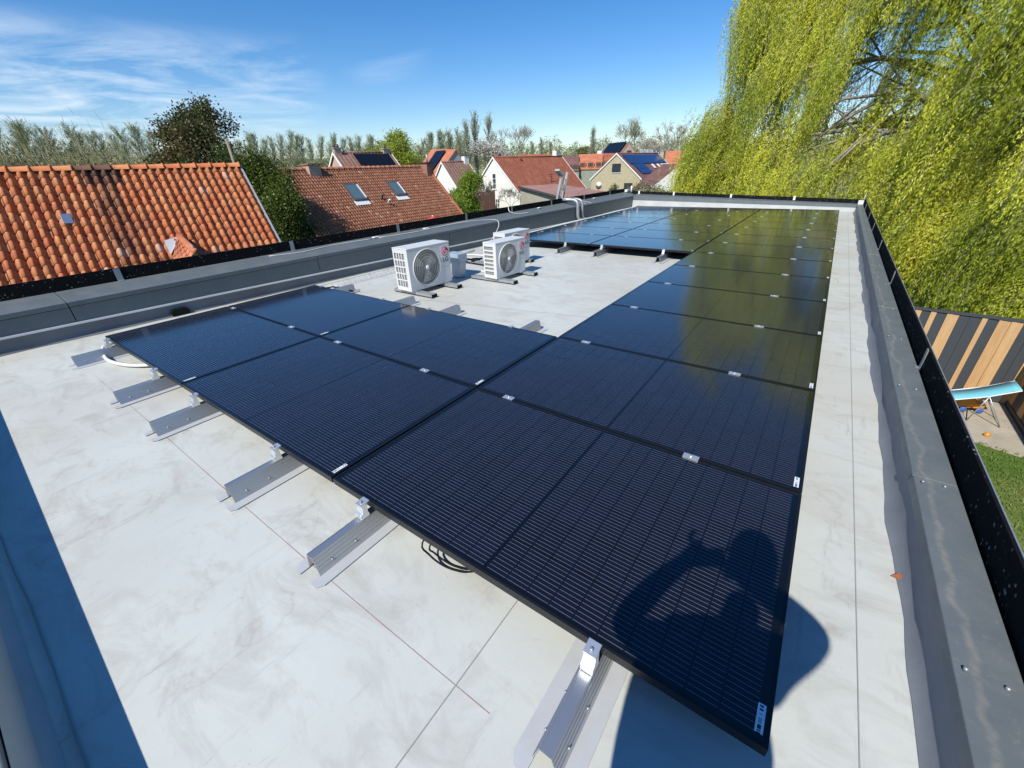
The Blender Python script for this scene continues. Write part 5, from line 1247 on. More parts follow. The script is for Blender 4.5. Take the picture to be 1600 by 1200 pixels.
# measured along the top edge: (start px, material)
tops = [(1408, 'g'), (1418, 'w'), (1430, 'g'), (1431, 'w'), (1441, 'g'), (1455, 'w'), (1464, 'g'), (1480, 'w'), (1499, 'g'), (1534, 'w'), (1543, 'g'), (1560, 'w'), (1598, 'g'), (1630, 'w'), (1642, 'g'), (1665, 'w'), (1700, 'g'), (1740, 'g')]
for i in range(len(tops) - 1):
    xa = plane((tops[i][0], 483 + (tops[i][0] - 1430) * .12), Vector((0, fy + .12, 0)), (0, 1)).x; xb = plane((tops[i + 1][0], 483 + (tops[i + 1][0] - 1430) * .12), Vector((0, fy + .12, 0)), (0, 1)).x
    xb = min(xb, F1.x + .02)
    if xa >= xb - .01: continue
    wood = tops[i][1] == 'w'; k = max(1, int(round((xb - xa) / (.16 if wood else .2))))
    for j in range(k):
        x0, x1 = xa + (xb - xa) * j / k, xa + (xb - xa) * (j + 1) / k
        mb = MB(); y = fence_y(x0); t_ = .012 if wood else 0
        mb.box(x0 + .0015 - r.location.x, y - .02 - t_ - fy, .02, x1 - .0015 - r.location.x, y + .0 - fy, hF)
        mb.build('board', 'fence_wood' if wood else 'fence_grey', r)
mb = MB(); mb.hexa([(F0x - r.location.x, fence_y(F0x) - fy - .045, hF), (F1.x - r.location.x, -.045, hF), (F1.x - r.location.x, .05, hF), (F0x - r.location.x, fence_y(F0x) - fy + .05, hF), (F0x - r.location.x, fence_y(F0x) - fy - .045, hF + .05), (F1.x - r.location.x, -.045, hF + .05), (F1.x - r.location.x, .05, hF + .05), (F0x - r.location.x, fence_y(F0x) - fy + .05, hF + .05)])
mb.build('top_rail', 'fence_grey', r)
# side fence coming towards us
r = thing('board_fence', (F1.x + .03, fy, gz(F1.x, fy)), 'fence at the right edge of the picture running towards the viewer, in shade', 'fence')
y = 0; j = 0
while y > -6:
    wd = .2 if j % 3 else .3; mb = MB(); mb.box(0, y - wd + .003, .02, .03, y - .003, hF); mb.build('board', 'fence_wood' if j % 3 == 0 else 'fence_grey', r); y -= wd; j += 1
mb = MB(); mb.box(-.03, -6, hF, .06, 0, hF + .05); mb.build('top_rail', 'fence_grey', r)
mb = MB(); mb.box(-.02, -6, 0, .05, .0, .12); mb.build('gravel_board', 'fence_grey', r)
# patio strip along the fence
pts = [pz(1508, 663, gz(3.4, 10.5)), pz(1600, 706, gz(4, 9.5))]
mb = MB(); zg = .02
x0 = F0x; ya = pts[0].y - .15
def G(x, y, d): return (x, y, gz(x, y) + d)
mb.hexa([G(x0, ya, -.1), G(F1.x, ya - .9, -.1), G(F1.x, fy - .03, -.1), G(x0, fence_y(x0) - .03, -.1), G(x0, ya, zg), G(F1.x, ya - .9, zg), G(F1.x, fy - .03, zg), G(x0, fence_y(x0) - .03, zg)])
tag(mb.build('patio', 'paving'), kind='structure')
# folding sun lounger
pa, pb = pz(1488, 625, gz(3, 11) + .34), pz(1592, 603, gz(4, 11) + .62)
pb = plane((1592, 603), pa, (0.0, 1.0)) if abs(plane((1592, 603), pa, (0, 1)).z - pa.z) < 1.2 else pb
r = thing('sun_lounger', (pa.x, pa.y, gz(pa.x, pa.y)), 'folding lounger with a pale blue sling standing on the patio by the fence', 'sun lounger')
a = pa - r.location - Vector((.55, 0, .02)); b_ = pb - r.location
mb = MB(); vs = []; n = 14
for i in range(n + 1):
    t = i / n; c = a.lerp(b_, t) + Vector((0, 0, -.10 * math.sin(PI * min(1, t * 1.05)) )); 
    for s in (-1, 1): vs += [c + Vector((0, s * .24, .012)), ]
mb.add(vs, [(2 * i, 2 * i + 1, 2 * i + 3, 2 * i + 2) for i in range(n)], True); o = mb.build('sling', 'cyan_sling', r)
md = o.modifiers.new('s', 'SOLIDIFY'); md.thickness = .012
for s in (-1, 1):
    mb = MB(); mb.tube([a + Vector((0, s * .26, 0)), a.lerp(b_, .35) + Vector((0, s * .26, -.09)), a.lerp(b_, .7) + Vector((0, s * .26, -.08)), b_ + Vector((0, s * .26, 0))], .013, 6); mb.build('side_rail', 'white_paint', r)
for k, (t0, t1) in enumerate(((.30, .15), (.72, .62), (.72, 1.0), (.3, .5))):
    mb = MB()
    c0 = a.lerp(b_, t0) + Vector((0, 0, -.09)); c1 = a.lerp(b_, t1); c1 = Vector((c1.x, c1.y, .02))
    mb.tube([c0 + Vector((0, -.25, 0)), c1 + Vector((0, -.25, 0)), c1 + Vector((0, .25, 0)), c0 + Vector((0, .25, 0))], .012, 6); mb.build('leg', 'galvanised', r)
# toys under it
p = pz(1515, 641, gz(3.2, 11) + .1)
r = thing('toy_tractor', (p.x, p.y + .15, gz(p.x, p.y) + .02), 'small orange, yellow and blue ride-on toy under the blue lounger', 'toy', None, R_(20))
mb = MB(); mb.prism([(-.25, .10), (.22, .10), (.24, .22), (.05, .26), (-.02, .38), (-.22, .36)], 'y', -.09, .09); mb.build('body', 'toy_orange', r, bevel=.02)
mb = MB(); mb.box(-.20, -.07, .362, -.02, .07, .40); mb.build('seat', 'toy_yellow', r, bevel=.01)
for x in (-.16, .15):
    for s in (-1, 1): mb = MB(); mb.lathe([(.02, -.02), (.06, -.02), (.068, 0), (.06, .02), (.02, .02)], 14, 'y', (x, s * .11, .068)); mb.build('wheel', 'toy_blue', r)
p2 = pz(1500, 634, gz(3.2, 11) + .1); mb = MB(); mb.lathe([(.06, 0), (.09, .13), (.085, .13), (.055, .01)], 14, 'z', (p2.x, p2.y + .1, gz(p2.x, p2.y) + .02)); tag(mb.build('toy_bucket', 'toy_red'), 'small red toy bucket left of the ride-on toy under the lounger', 'toy')
p2 = pz(1540, 683, gz(3.5, 10)); mb = MB(); mb.lathe([(.001, 0), (.04, .015), (.06, .06), (.04, .10), (.001, .12)], 12, 'z', (p2.x, p2.y, p2.z)); tag(mb.build('ball', 'toy_orange'), 'little orange ball on the lawn edge below the lounger', 'ball')
# lawn blades
n = 26000; x = RS.uniform(.9, 7.5, n); y = RS.uniform(3.0, 10.6, n); keep = y < ya - (x - x0) / (F1.x - x0) * .9 + .05; x, y = x[keep], y[keep]
z = np.array([gz(a, b) for a, b in zip(x, y)]); P = np.stack([x, y, z], 1); D = RS.normal(0, .45, P.shape); D[:, 2] = 1
np_mesh('lawn_grass', leaf_quads(P, D, RS.uniform(.04, .11, len(P)), .014), 4, 'grass_blade'); tag(bpy.data.objects['lawn_grass'], 'short green lawn grass below the right parapet', kind='stuff')
# ================================================================== TREES
def branch_mesh(seed, h, spread=.55, levels=5, r0=None, lean=(0, 0), upright=.25, fork=3, trunk=.22, twig=.006, sides=4):
    """recursive bare limbs -> (MB, list of twig tips with direction)"""
    rs = random.Random(seed); mb = MB(); tips = []
    r0 = r0 or h * .022
    def grow(p, d, ln, r, lv):
        n = 3 if lv > 1 else 2; pts = [p]; rr = [r]
        for i in range(n):
            d = (d + Vector((rs.gauss(0, .10), rs.gauss(0, .10), rs.gauss(0, .06) + upright * .12)) + Vector((lean[0], lean[1], 0)) * .1).normalized()
            p = p + d * (ln / n); pts.append(p); rr.append(max(twig, r * (1 - .38 * (i + 1) / n)))
        mb.tube(pts, rr, sides if lv > 1 else 3, False)
        tips.append((pts[-1], d, lv))
        if lv == 0: return
        k = fork + (1 if lv < 3 else 0)
        for i in range(k):
            a = 2 * PI * (i + rs.random() * .8) / k; s = spread * (.6 + .7 * rs.random()); t = d.orthogonal().normalized(); t2 = d.cross(t)
            nd = (d + (t * math.cos(a) + t2 * math.sin(a)) * s + Vector((0, 0, upright * .6))).normalized()
            st = pts[-1] if i < 2 else pts[-2].lerp(pts[-1], rs.random())
            grow(st, nd, ln * rs.uniform(.62, .84), rr[-1] * rs.uniform(.62, .8), lv - 1)
    grow(Vector((0, 0, -.2)), Vector((lean[0] * .3, lean[1] * .3, 1)).normalized(), h * trunk + .2, r0, levels)
    return mb, tips
def bare_tree(name, seed, h, label, mat_='twig_grey', leaf=None, nleaf=0, leafsize=.12, group=None, cat='tree', **k):
    mb, tips = branch_mesh(seed, h, **k)
    zmax = max(v[2] for v in mb.v); s = h / zmax; mb.v = [(v[0] * s, v[1] * s, v[2] * s) for v in mb.v]
    r = thing(name, (0, 0, 0), label, cat, group)
    mb.build('branches', mat_, r, fixn=False)
    if leaf:
        rs = np.random.RandomState(seed); tp = np.array([tuple(t[0] * s) for t in tips if t[2] <= 1]); idx = rs.randint(0, len(tp), nleaf)
        P = tp[idx] + rs.normal(0, leafsize * 2.2, (nleaf, 3)); D = rs.normal(0, 1, (nleaf, 3)); D[:, 2] += .3
        np_mesh('leaves', leaf_quads(P, D, rs.uniform(.6, 1.3, nleaf) * leafsize, leafsize * .6), 4, leaf, r)
    return r
def place(t, P, rz=0, s=1.0, D=None):
    t.location = (P[0], P[1], gz(P[0], P[1])); t.rotation_euler = (0, 0, rz); t.scale = (s, s, s); return t
def tree_at(px_, py_top, D):
    """ground point under a photo bearing and the height that reaches py_top"""
    p = at(px_, py_top, D); return p, p.z - gz(p.x, p.y)
# --- far row of wind-bent poplars, each a tree
def poplar(seed, h, lean):
    rs = random.Random(seed); r = thing('poplar_tree', (0, 0, 0), 'x', 'tree', 'row of wind-bent poplars on the horizon'); nr_ = np.random.RandomState(seed)
    mb = MB(); tp = []
    def L_(z): return Vector((lean * z * (z / h) * .55, .1 * math.sin(z), z))
    pts = [L_(h * i / 8) for i in range(9)]; mb.tube(pts, [h * .012 * (1 - i / 9.5) + .02 for i in range(9)], 4, False); mb.build('trunk', 'pale_bark', r, fixn=False)
    mb = MB()
    for i in range(170):
        z = h * (.12 + .84 * rs.random() ** .9); p = L_(z); a = rs.random() * 2 * PI; up = rs.uniform(.8, 1.5); ln = h * rs.uniform(.14, .32) * (1.15 - .6 * z / h)
        d = Vector((math.cos(a), math.sin(a), up)).normalized(); q = [p]
        for k in range(3): d = (d + Vector((lean * .20, 0, .12)) + Vector((rs.gauss(0, .05), rs.gauss(0, .05), 0))).normalized(); q.append(q[-1] + d * ln / 3)
        mb.tube(q, [.035, .024, .016, .010], 3, False)
        for k in range(5):
            b0 = q[1].lerp(q[3], rs.random()); dd = (d + Vector((rs.gauss(0, .35), rs.gauss(0, .35), .2))).normalized(); b1 = b0 + dd * ln * rs.uniform(.25, .5); mb.tube([b0, b1], [.014, .007], 3, False); tp += [tuple(b0.lerp(b1, rs.random())) for _ in range(9)]
    mb.build('branches', 'twig_grey', r, fixn=False)
    P = np.array(tp) + nr_.normal(0, .12, (len(tp), 3)); np_mesh('leaves', leaf_quads(P, nr_.normal(0, 1, P.shape) + np.array([lean * .4, 0, .5]), nr_.uniform(.16, .34, len(P)), .11), 4, 'poplar_leaf', r)
    return r
ops = [poplar(100 + i, 17, (.55, .7, .5, .62, .35)[i]) for i in range(5)]
used = [False] * 5
prow = []
tops_l = [(-60, 168), (-20, 178), (8, 190), (30, 194), (52, 192), (72, 197), (92, 194), (112, 201), (130, 205), (148, 201), (168, 203), (188, 198), (206, 195), (222, 203)]
for x, y in tops_l: prow.append((x, y, 105 + random.uniform(-6, 6)))
x = 352
while x < 600:
    prow.append((x, 207 + 3 * math.sin(x * .11) + random.uniform(-3, 3), 165 + random.uniform(-8, 8))); x += random.uniform(10, 15)
for x, y in ((612, 214), (628, 218), (648, 210), (664, 205), (684, 202), (700, 206), (716, 200)): prow.append((x, y, 150))
pos_words = []
for i, (x, y, D) in enumerate(prow):
    k = i % 5; t = ops[k] if not used[k] else copy_tree(ops[k]); used[k] = True
    p, h = tree_at(x, y + 11, D); place(t, p, random.uniform(-.35, .35) + (math.pi if False else 0), h / 17 * random.uniform(.97, 1.03))
    base_ = 'behind the orange tiled roof' if x < 260 else ('behind the long brown-orange roof' if x < 560 else 'behind the small far houses')
    n_in = sum(1 for q in prow[:i] if (q[0] < 260) == (x < 260) and ((q[0] < 560) == (x < 560))) + 1
    t['label'] = 'wind-bent poplar %s, number %d from the left there' % (base_, n_in)
# --- low scrub and hedge band at their feet
def leaf_mass(name, ell, n, ls, m, label=None, cat=None, kind=None, seed=1, parent=None, surf=.35, aspect=.55, trunk=None, clump=(26, .22)):
    """ell: list of (cx,cy,cz,rx,ry,rz) world or local; leaves gathered in clumps through the shells"""
    rs = np.random.RandomState(seed); vol = np.array([e[3] * e[4] * e[5] for e in ell]) ** .75; vol /= vol.sum(); out = []; dirs = []
    for e, w_ in zip(ell, vol):
        nn = max(8, int(n * w_)); nc = max(6, nn // clump[0])
        d = rs.normal(size=(nc, 3)); d /= np.linalg.norm(d, axis=1, keepdims=True); rad = 1 - surf * rs.rand(nc, 1) ** 1.3
        rad *= 1 + .10 * np.sin(d[:, :1] * 5 + seed) * np.cos(d[:, 1:2] * 7)
        C_ = np.array(e[:3]) + d * rad * np.array(e[3:6]); cs = clump[1] * (e[3] + e[4] + e[5]) / 3
        idx = rs.randint(0, nc, nn); P = C_[idx] + rs.normal(0, 1, (nn, 3)) * cs * (.35 + rs.rand(nc)[idx][:, None] * 1.1); out.append(P); dirs.append(d[idx] * .6 + rs.normal(0, .8, (nn, 3)))
    P = np.concatenate(out); D = np.concatenate(dirs)
    return np_mesh(name, leaf_quads(P, D, rs.uniform(.65, 1.35, len(P)) * ls, ls * aspect * rs.uniform(.7, 1.2, len(P)), rs), 4, m, parent)
ell = []
random.seed(9)
for x in range(-140, 300, 9):
    D = 74 + random.uniform(-7, 7); p = at(x, 250 + (0 if x < 150 else 6), D); g = gz(p.x, p.y); hh = (p.z - g) * random.uniform(.42, .56); ell.append((p.x, p.y, g + hh, 2.6, 3.2, hh * 1.15))
o = leaf_mass('scrub_hedge', ell, 46000, .32, 'hedge_leaf', seed=4, surf=.8); tag(o, 'olive brown scrub of leaning twigs behind the orange tiled roof', kind='stuff')
o = np_mesh('scrub_twigs', leaf_quads(np.concatenate([np.array(e[:3]) + RS.normal(0, .55, (420, 3)) * np.array(e[3:6]) for e in ell]), np.tile(np.array([[-.55, .0, 1.0]]), (420 * len(ell), 1)) + RS.normal(0, .12, (420 * len(ell), 3)), 1.3, .045), 4, 'twig_olive'); tag(o, 'bare leaning twigs standing out of the far scrub', kind='stuff')
ell = []
for x in range(330, 1500, 12):
    D = 190 + random.uniform(-20, 20); p = at(x, 262 if x < 620 else 254, D); g = gz(p.x, p.y); hh = 3.3 + random.uniform(-1, 1.2); ell.append((p.x, p.y, g + hh * .6, 7, 4, hh))
o = leaf_mass('far_hedge', ell, 42000, .60, 'hedge_leaf', seed=5, surf=.7); tag(o, 'line of low hedges across the far fields', kind='stuff')
# distant treeline behind everything, its haze only in the pale leaf colour
ell = []
for x in range(560, 1500, 7):
    D = 420 + random.uniform(-30, 30); p = at(x, 243, D); g = gz(p.x, p.y); hh = random.uniform(9, 13) if not 820 < x < 960 else random.uniform(6, 15); ell.append((p.x, p.y, g + hh * .6, 6, 5, hh * .75))
o = leaf_mass('far_treeline', ell, 60000, 1.3, 'poplar_leaf', seed=6, surf=.6); tag(o, 'distant line of small round trees on the horizon', kind='stuff')
# --- dark tall leafy tree behind the orange roof, and the ivy hedge right of it
p, h = tree_at(285, 158, 30); r = thing('leafy_tree', (p.x, p.y, gz(p.x, p.y)), 'dark brownish tree with a ragged crown rising behind the ridge of the orange roof', 'tree')
mb, tips = branch_mesh(41, h, spread=.62, levels=5, upright=.35, fork=3, trunk=.25); zm = max(v[2] for v in mb.v); s = h / zm; mb.v = [(v[0] * s * .70, v[1] * s * .70, v[2] * s) for v in mb.v]; mb.build('branches', 'bark', r, fixn=False)
rs = np.random.RandomState(3); tp = np.array([(t[0].x * s * .70, t[0].y * s * .70, t[0].z * s) for t in tips if t[2] <= 2]); tp = tp[tp[:, 2] > h * .3]; idx = rs.randint(0, len(tp), 15000)
P = tp[idx] + rs.normal(0, .20, (len(idx), 3)); np_mesh('crown', leaf_quads(P, rs.normal(0, 1, P.shape), rs.uniform(.10, .2, len(P)), .08), 4, 'dark_leaf', r)
ell = [(0, 0, h * .42, 2.0, 2.0, 2.2), (-1.7, -.5, h * .36, 1.5, 1.5, 1.6), (1.8, .6, h * .38, 1.4, 1.4, 1.7), (.4, .3, h * .60, 1.2, 1.2, 1.5)]
leaf_mass('lower_crown', ell, 15000, .15, 'bush_leaf', parent=r, seed=12, surf=.9)
# bare pole-like dead trunk beside the verge
p = at(356, 222, 19.5); g = gz(p.x, p.y); mb = MB(); mb.tube([(0, 0, 0), (.1, 0, (p.z - g) * .6), (-.05, 0, p.z - g + .1)], [.08, .06, .045], 7)
o = mb.build('dead_tree', 'pale_bark', loc=(p.x, p.y, g)); tag(o, 'short pale dead tree stem beside the right end of the orange ridge', 'tree')
def bush(name, px_, ptop, D, wid, m, label, n=14000, ls=.13, depth=None, seed=3, trunk=True, lump=9, cat='bush', surf=.5):
    p, h = tree_at(px_, ptop, D); r = thing(name, (p.x, p.y, gz(p.x, p.y)), label, cat); rs_ = random.Random(seed); el = []
    for i in range(lump):
        z = h * rs_.uniform(.18, .88); w_ = wid * (1 - .55 * abs(z / h - .45)); a = rs_.random() * 2 * PI; q = rs_.random() ** .6 * .55
        s_ = wid * rs_.uniform(.28, .45); el.append((w_ * q * math.cos(a), w_ * q * math.sin(a), z, s_, s_, min(h * .2, s_ * 1.2)))
    el.append((0, 0, h * .84, wid * .26, wid * .26, h * .15))
    leaf_mass('crown', el, n, ls, m, parent=r, seed=seed, surf=surf)
    mb = MB()
    for i in range(7):
        e = el[i % len(el)]; mb.tube([(0, 0, 0), (e[0] * .4, e[1] * .4, e[2] * .5), (e[0], e[1], e[2])], [.07, .05, .015], 5, False)
    mb.build('trunk', 'bark', r, fixn=False); return r
bush('evergreen_bush', 386, 224, 24, 2.25, 'evergreen_leaf', 'big dark green evergreen between the orange roof and the brown-orange roof', 60000, .10, seed=5, lump=16, surf=.6)
bush('dark_shrub', 430, 300, 21.5, 1.6, 'evergreen_leaf', 'low very dark shrub against the left end of the brown-orange roof', 22000, .10, seed=15, lump=10)
bush('round_tree', 622, 208, 110, 6.4, 'lime_leaf', 'yellow-green spring tree among the far poplars, left of centre', 15000, .42, seed=8, lump=12, cat='tree')
bush('round_tree', 592, 222, 112, 5.2, 'lime_leaf', 'smaller yellowish tree leaning on the left of the yellow-green spring tree', 7000, .40, seed=18, lump=8, cat='tree')
bush('spring_bush', 728, 273, 40, 1.9, 'spring_leaf', 'fresh green bush standing left of the white gabled house', 20000, .15, seed=11, lump=12)
bush('spring_bush', 705, 306, 33, 1.9, 'spring_leaf', 'fresh green low shrub at the right end of the brown-orange roof', 12000, .13, seed=13, lump=9)
bush('round_bush', 961, 288, 54, 1.5, 'bush_leaf', 'dark round bush under the window of the yellow brick house', 6000, .14, seed=14, lump=7)
bush('round_tree', 912, 232, 240, 7, 'hedge_leaf', 'small round far tree above the terrace roofs', 3000, .9, seed=22, lump=7, cat='tree')
# bare and blossoming trees
def column_tree(seed, h, wid, label, leafy=1, group=None):
    """narrow upright winter tree: stem, steep limbs, fine twigs"""
    rs = random.Random(seed); nr_ = np.random.RandomState(seed); r = thing('bare_tree', (0, 0, 0), label, 'tree', group); mb = MB(); tp = []
    mb.tube([(.03 * h * math.sin(i), 0, h * i / 7) if i % 2 else (0, 0, h * i / 7) for i in range(8)], [h * .016 * (1 - i / 7.6) + .02 for i in range(8)], 5, False); mb.build('trunk', 'pale_bark', r, fixn=False); mb = MB()
    for i in range(60):
        z = h * (.12 + .8 * rs.random()); a = rs.random() * 2 * PI; ln = h * .42 * (1 - .62 * z / h) * rs.uniform(.6, 1); d = Vector((math.cos(a) * wid, math.sin(a) * wid, 1)).normalized(); q = [Vector((0, 0, z))]
        for k in range(4): d = (d + Vector((rs.gauss(0, .08), rs.gauss(0, .08), .10))).normalized(); q.append(q[-1] + d * ln / 4)
        mb.tube(q, [.075, .055, .042, .03, .018], 3, False)
        for k in range(12):
            j = rs.random() * 3.9; b0 = q[int(j)].lerp(q[int(j) + 1], j % 1); dd = (d + Vector((rs.gauss(0, .5), rs.gauss(0, .5), rs.gauss(.15, .25)))).normalized(); b1 = b0 + dd * ln * rs.uniform(.15, .35); mb.tube([b0, b1], [.024, .010], 3, False); tp += [tuple(b0.lerp(b1, rs.random())) for _ in range(4)]
    mb.build('branches', 'twig_grey', r, fixn=False)
    if leafy:
        P = np.array(tp); P = P[nr_.rand(len(P)) < leafy] ; P = P + nr_.normal(0, .18, P.shape); np_mesh('leaves', leaf_quads(P, nr_.normal(0, 1, P.shape), nr_.uniform(.14, .3, len(P)), .10), 4, 'poplar_leaf', r)
    return r
def ct(px_, pt, D, label, seed, wid, leafy=.5, group=None):
    p, h = tree_at(px_, pt, D); t = column_tree(seed, h, wid, label, leafy, group); t.location = (p.x, p.y, gz(p.x, p.y)); return t
def bt(px_, pt, D, label, **k):
    p, h = tree_at(px_, pt, D); t = bare_tree('bare_tree', k.pop('seed'), h, label, **k); t.location = (p.x, p.y, gz(p.x, p.y)); return t
ct(741, 180, 88, 'tallest thin bare tree left of the white house gable', 51, .34, .35)
ct(763, 184, 90, 'tall thin bare tree beside and right of the tallest one', 52, .34, .3)
ct(728, 193, 86, 'slightly lower thin bare tree left of the tallest one', 58, .34, .35)
bt(808, 194, 95, 'wide spreading bare tree above the ridge of the white house', seed=53, levels=5, spread=.62, upright=.3, fork=3, trunk=.22, twig=.022)
bt(990, 184, 120, 'bare tree with a round crown above the far pinkish brick house', seed=54, levels=5, spread=.6, upright=.35, fork=3, trunk=.24, twig=.028, leaf='lime_leaf', nleaf=1200, leafsize=.22)
bt(1043, 186, 100, 'wide bare tree with ivy round its trunk, just left of the willow', seed=55, levels=5, spread=.72, upright=.22, fork=3, trunk=.24, twig=.026, leaf='poplar_leaf', nleaf=500, leafsize=.2)
ct(927, 203, 100, 'single thin feathery young tree standing above the terrace roofs', 56, .30, .6)
bt(1016, 215, 110, 'brownish bare shrub-like tree between the two round bare trees', seed=57, levels=5, spread=.6, upright=.2, fork=3, trunk=.15, twig=.02)
for i, (x, y, D) in enumerate(((672, 208, 130), (686, 205, 125), (700, 204, 120), (714, 202, 112), (846, 218, 200), (860, 221, 210), (832, 224, 200))):
    ct(x, y, D, 'slim grey-green tree behind the small far houses, %s of seven' % ['first', 'second', 'third', 'fourth', 'sixth', 'last', 'fifth'][i], 60 + i, .5, 1)
p, h = tree_at(757, 219, 64); t = bare_tree('blossom_tree', 71, h, 'white blossoming tree behind the white house gable', 'bark', 'blossom', 3600, .17, levels=5, spread=.42, upright=.15, fork=3, trunk=.12, twig=.012); t.location = (p.x, p.y, gz(p.x, p.y))
p, h = tree_at(750, 279, 45); t = bare_tree('blossom_tree', 72, h, 'slim white blossoming tree against the left edge of the white gable', 'bark', 'blossom', 1300, .10, levels=5, spread=.28, upright=.3, fork=3, trunk=.15, twig=.01); t.location = (p.x, p.y, gz(p.x, p.y))
p, h = tree_at(797, 293, 46); t = bare_tree('climbing_shrub', 73, h, 'thin bare climber on the white gable wall beside the lower window', 'bark', 'poplar_leaf', 500, .06, levels=5, spread=.7, upright=.1, fork=3, trunk=.3, twig=.012, cat='shrub'); t.location = (p.x, p.y, gz(p.x, p.y))
p, h = tree_at(1010, 288, 48); t = bare_tree('bare_shrub', 74, h, 'tangled brownish bare shrub right of the yellow brick house', 'twig_grey', 'hedge_leaf', 4200, .12, levels=5, spread=.9, upright=.05, fork=3, trunk=.10, twig=.015, cat='shrub'); t.location = (p.x, p.y, gz(p.x, p.y)); t.scale = (1.6, 1.6, 1)
p, h = tree_at(1030, 292, 40); t = bare_tree('bare_shrub', 75, h, 'pale bare shrub between the yellow brick house and the willow', 'twig_grey', 'hedge_leaf', 3000, .12, levels=5, spread=.9, upright=.05, fork=3, trunk=.10, twig=.015, cat='shrub'); t.location = (p.x, p.y, gz(p.x, p.y)); t.scale = (1.5, 1.5, 1)
mb = MB(); mb.tube([(0, 0, 0), (0, 0, at(927, 250, 60).z - gz(-20, 50) + 0)], .06, 6)
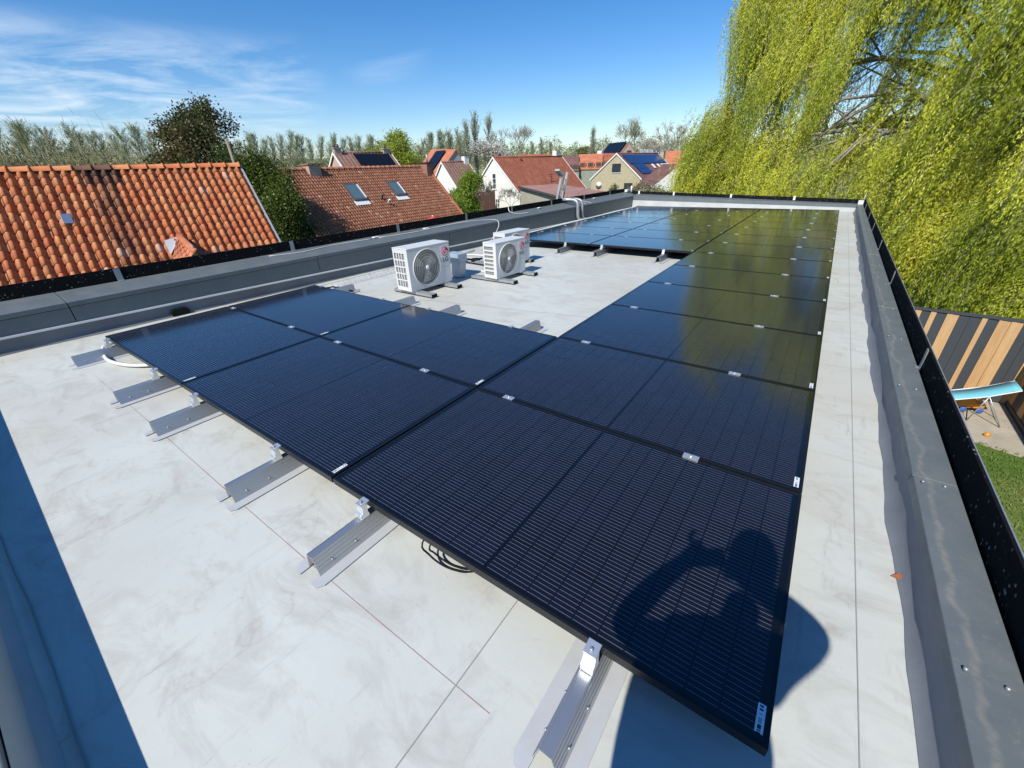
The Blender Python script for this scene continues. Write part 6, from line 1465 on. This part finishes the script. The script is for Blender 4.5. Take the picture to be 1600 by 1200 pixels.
# ------------------------------------------------------------------ the weeping willow
def willow():
    cx, cy = 5.4, 27.2; g = gz(cx, cy)
    r = thing('weeping_willow', (cx, cy, g), 'huge weeping willow with yellow-green curtains of leaves filling the right of the picture', 'tree')
    rs = np.random.RandomState(5); rr = random.Random(5)
    mb = MB(); mb.tube([(0, 0, -.3), (.1, .1, 2.0), (-.2, .1, 4.2), (-.1, 0, 5.5)], [.75, .55, .48, .42], 12); mb.build('trunk', 'bark', r)
    # anchors on the big dome (radius ~11.5) plus inner levels
    A_ = []
    zc = 5.8
    def shell(n, R, z0, z1, amin, amax, jr):
        for _ in range(n):
            a = R_(rr.uniform(amin, amax)); z = rr.uniform(z0, z1); f = math.sqrt(max(.02, 1 - ((z - zc) / (15.5 - zc)) ** 2)) if z > zc else 1.0 - .10 * (zc - z) / zc
            q = R * f * (1 - jr * rr.random() ** 1.5); A_.append(Vector((q * math.cos(a), q * math.sin(a), z)))
    # the side facing the camera is -y ; angles -200..20 cover it
    shell(330, 11.9, 3.0, 15.2, -200, 18, .20)
    shell(170, 9.6, 3.0, 14.2, -195, 15, .25)
    shell(90, 10.5, 3.0, 14.6, 15, 165, .4)
    shell(22, 7, 13.2, 15.6, 0, 360, .6)
    shell(110, 6.8, 4.5, 14.0, -200, 20, .5)
    shell(50, 8.5, 10.5, 15.2, -200, 20, .5)
    A_[:] = [a for a in A_ if not (a.x < -8.8 and a.z < 10.5)]
    def lobe(n, x, y, z, rx, ry, rz_):
        for _ in range(n):
            a = rr.random() * 2 * PI; q = rr.random() ** .5; A_.append(Vector((x + rx * q * math.cos(a), y + ry * q * math.sin(a), z + rz_ * (1 - q * q * .7) * rr.random())))
    lobe(64, -10.6, -3.6, 4.0, 1.35, 1.8, 4.3)
    lobe(30, -8.0, -6.0, 3.2, 1.6, 1.6, 3.0)          # the low lobe at the left edge
    lobe(60, -8.9, -2.6, 9.6, 1.6, 3.0, 6.4)           # the tall left shoulder
    lobe(90, 3.6, -10.6, 1.6, 5.6, 2.2, 5.2)          # low curtains by the fence
    lobe(44, -4.5, -8.4, 2.4, 4.6, 1.4, 3.6)
    # limbs up from the trunk to a thinned set of anchors
    mb = MB(); hub = [Vector((-.1, 0, 4.6 + .4 * k)) for k in range(4)]
    for i, a in enumerate(A_[::17]):
        h0 = hub[i % 4]; up_ = max(.0, a.z - 4) * .25; q = []
        for k in range(9):
            t = k / 8; p = h0.lerp(a, t); p.z += (1.6 + up_) * math.sin(PI * min(1, t * 1.05)) ** .8; q.append(p + Vector((rr.gauss(0, .16), rr.gauss(0, .16), rr.gauss(0, .12))) * (0 < k < 8))
        mb.tube(q, [.15 * (1 - t / 8.6) ** 1.2 + .012 for t in range(9)], 6, False)
        for k in (3, 4, 5, 6):
            b1 = q[k] + Vector((rr.gauss(0, 1), rr.gauss(0, 1), rr.uniform(.2, 1.2))); b2 = b1 + Vector((rr.gauss(-.3, .6), rr.gauss(0, .6), rr.uniform(-1.2, .2))); mb.tube([q[k], b1, b2], [.045, .025, .010], 4, False)
    mb.build('limbs', 'pale_bark', r, fixn=False)
    # sprays of arching twigs, then hanging strands with leaves
    Pl, Dl, Tl = [], [], []; tw = MB()
    lean = Vector((-.30, .0, -1)).normalized()
    from mathutils import noise as mn
    for ai, a in enumerate(A_):
        dens = mn.noise(Vector((a.x * .33, a.y * .33, a.z * .42)) + Vector((3.1, 7.7, 1.3)))
        if dens < -.40 or (dens < -.24 and rr.random() < .45): continue                       # holes where the dark inside of the crown shows
        out = Vector((a.x, a.y, 0)); out = out.normalized() if out.length > .1 else Vector((0, -1, 0)); front = a.y < 3
        ns = rr.randint(24, 40) if front else 6; size = rr.uniform(.6, 1.35)
        cl = Vector((-.03 - .33 * min(1, max(0, (a.x + 9.5) / 12)) + rr.gauss(0, .07), rr.gauss(0, .06), -1)); ct_ = min(1, max(0, .48 + .9 * mn.noise(a * .6) + rr.gauss(0, .16)))
        sx, sy, sz = .30 * size, .30 * size, .30 * size; Lc = rr.uniform(1.6, 3.6)
        for s in range(ns):
            p = a + Vector((rr.gauss(0, sx), rr.gauss(0, sy), rr.gauss(0, sz)))
            L_ = Lc * rr.uniform(.45, 1.1) * size; off = Vector((a.x - p.x, a.y - p.y, 0)) * .22
            v = (out * rr.uniform(.2, .7) + Vector((rr.gauss(0, .25) - .1, rr.gauss(0, .25), rr.uniform(-.05, .35)))).normalized()
            d = v; step = .15; n = int(L_ / step); q = p.copy(); path = [q.copy()]
            cl2 = (cl + off + Vector((rr.gauss(0, .04), rr.gauss(0, .04), 0))).normalized(); st = min(1, max(0, ct_ + rr.gauss(0, .17)))
            for k in range(n):
                d = (d * .62 + cl2 * .38 + Vector((rr.gauss(0, .03), rr.gauss(0, .03), 0))).normalized(); q = q + d * step
                if q.z < .15 or (q.x + cx < 1.2 and q.y + cy < 17.3): break
                path.append(q.copy())
                for _ in range(6 if front else 2):
                    Pl.append((q.x + rr.gauss(0, .035), q.y + rr.gauss(0, .035), q.z + rr.gauss(0, .06))); Dl.append((d.x, d.y, d.z)); Tl.append(st)
            if s % 5 == 0 and len(path) > 3: tw.tube(path[::3], .007, 3, False)
    print('willow leaves', len(Pl))
    tw.build('twigs', 'pale_bark', r, fixn=False)
    nL = len(Pl); Dn = np.array(Dl) + rs.normal(0, .30, (nL, 3))
    o = np_mesh('crown', leaf_quads(np.array(Pl), Dn, rs.uniform(.065, .125, nL), .026, rs), 4, 'willow_leaf', r)
    at_ = o.data.attributes.new('tint', 'FLOAT_COLOR', 'FACE'); T4 = np.ones((nL, 4), np.float32); T4[:, 0] = Tl; at_.data.foreach_set('color', T4.ravel())
    return r
willow()
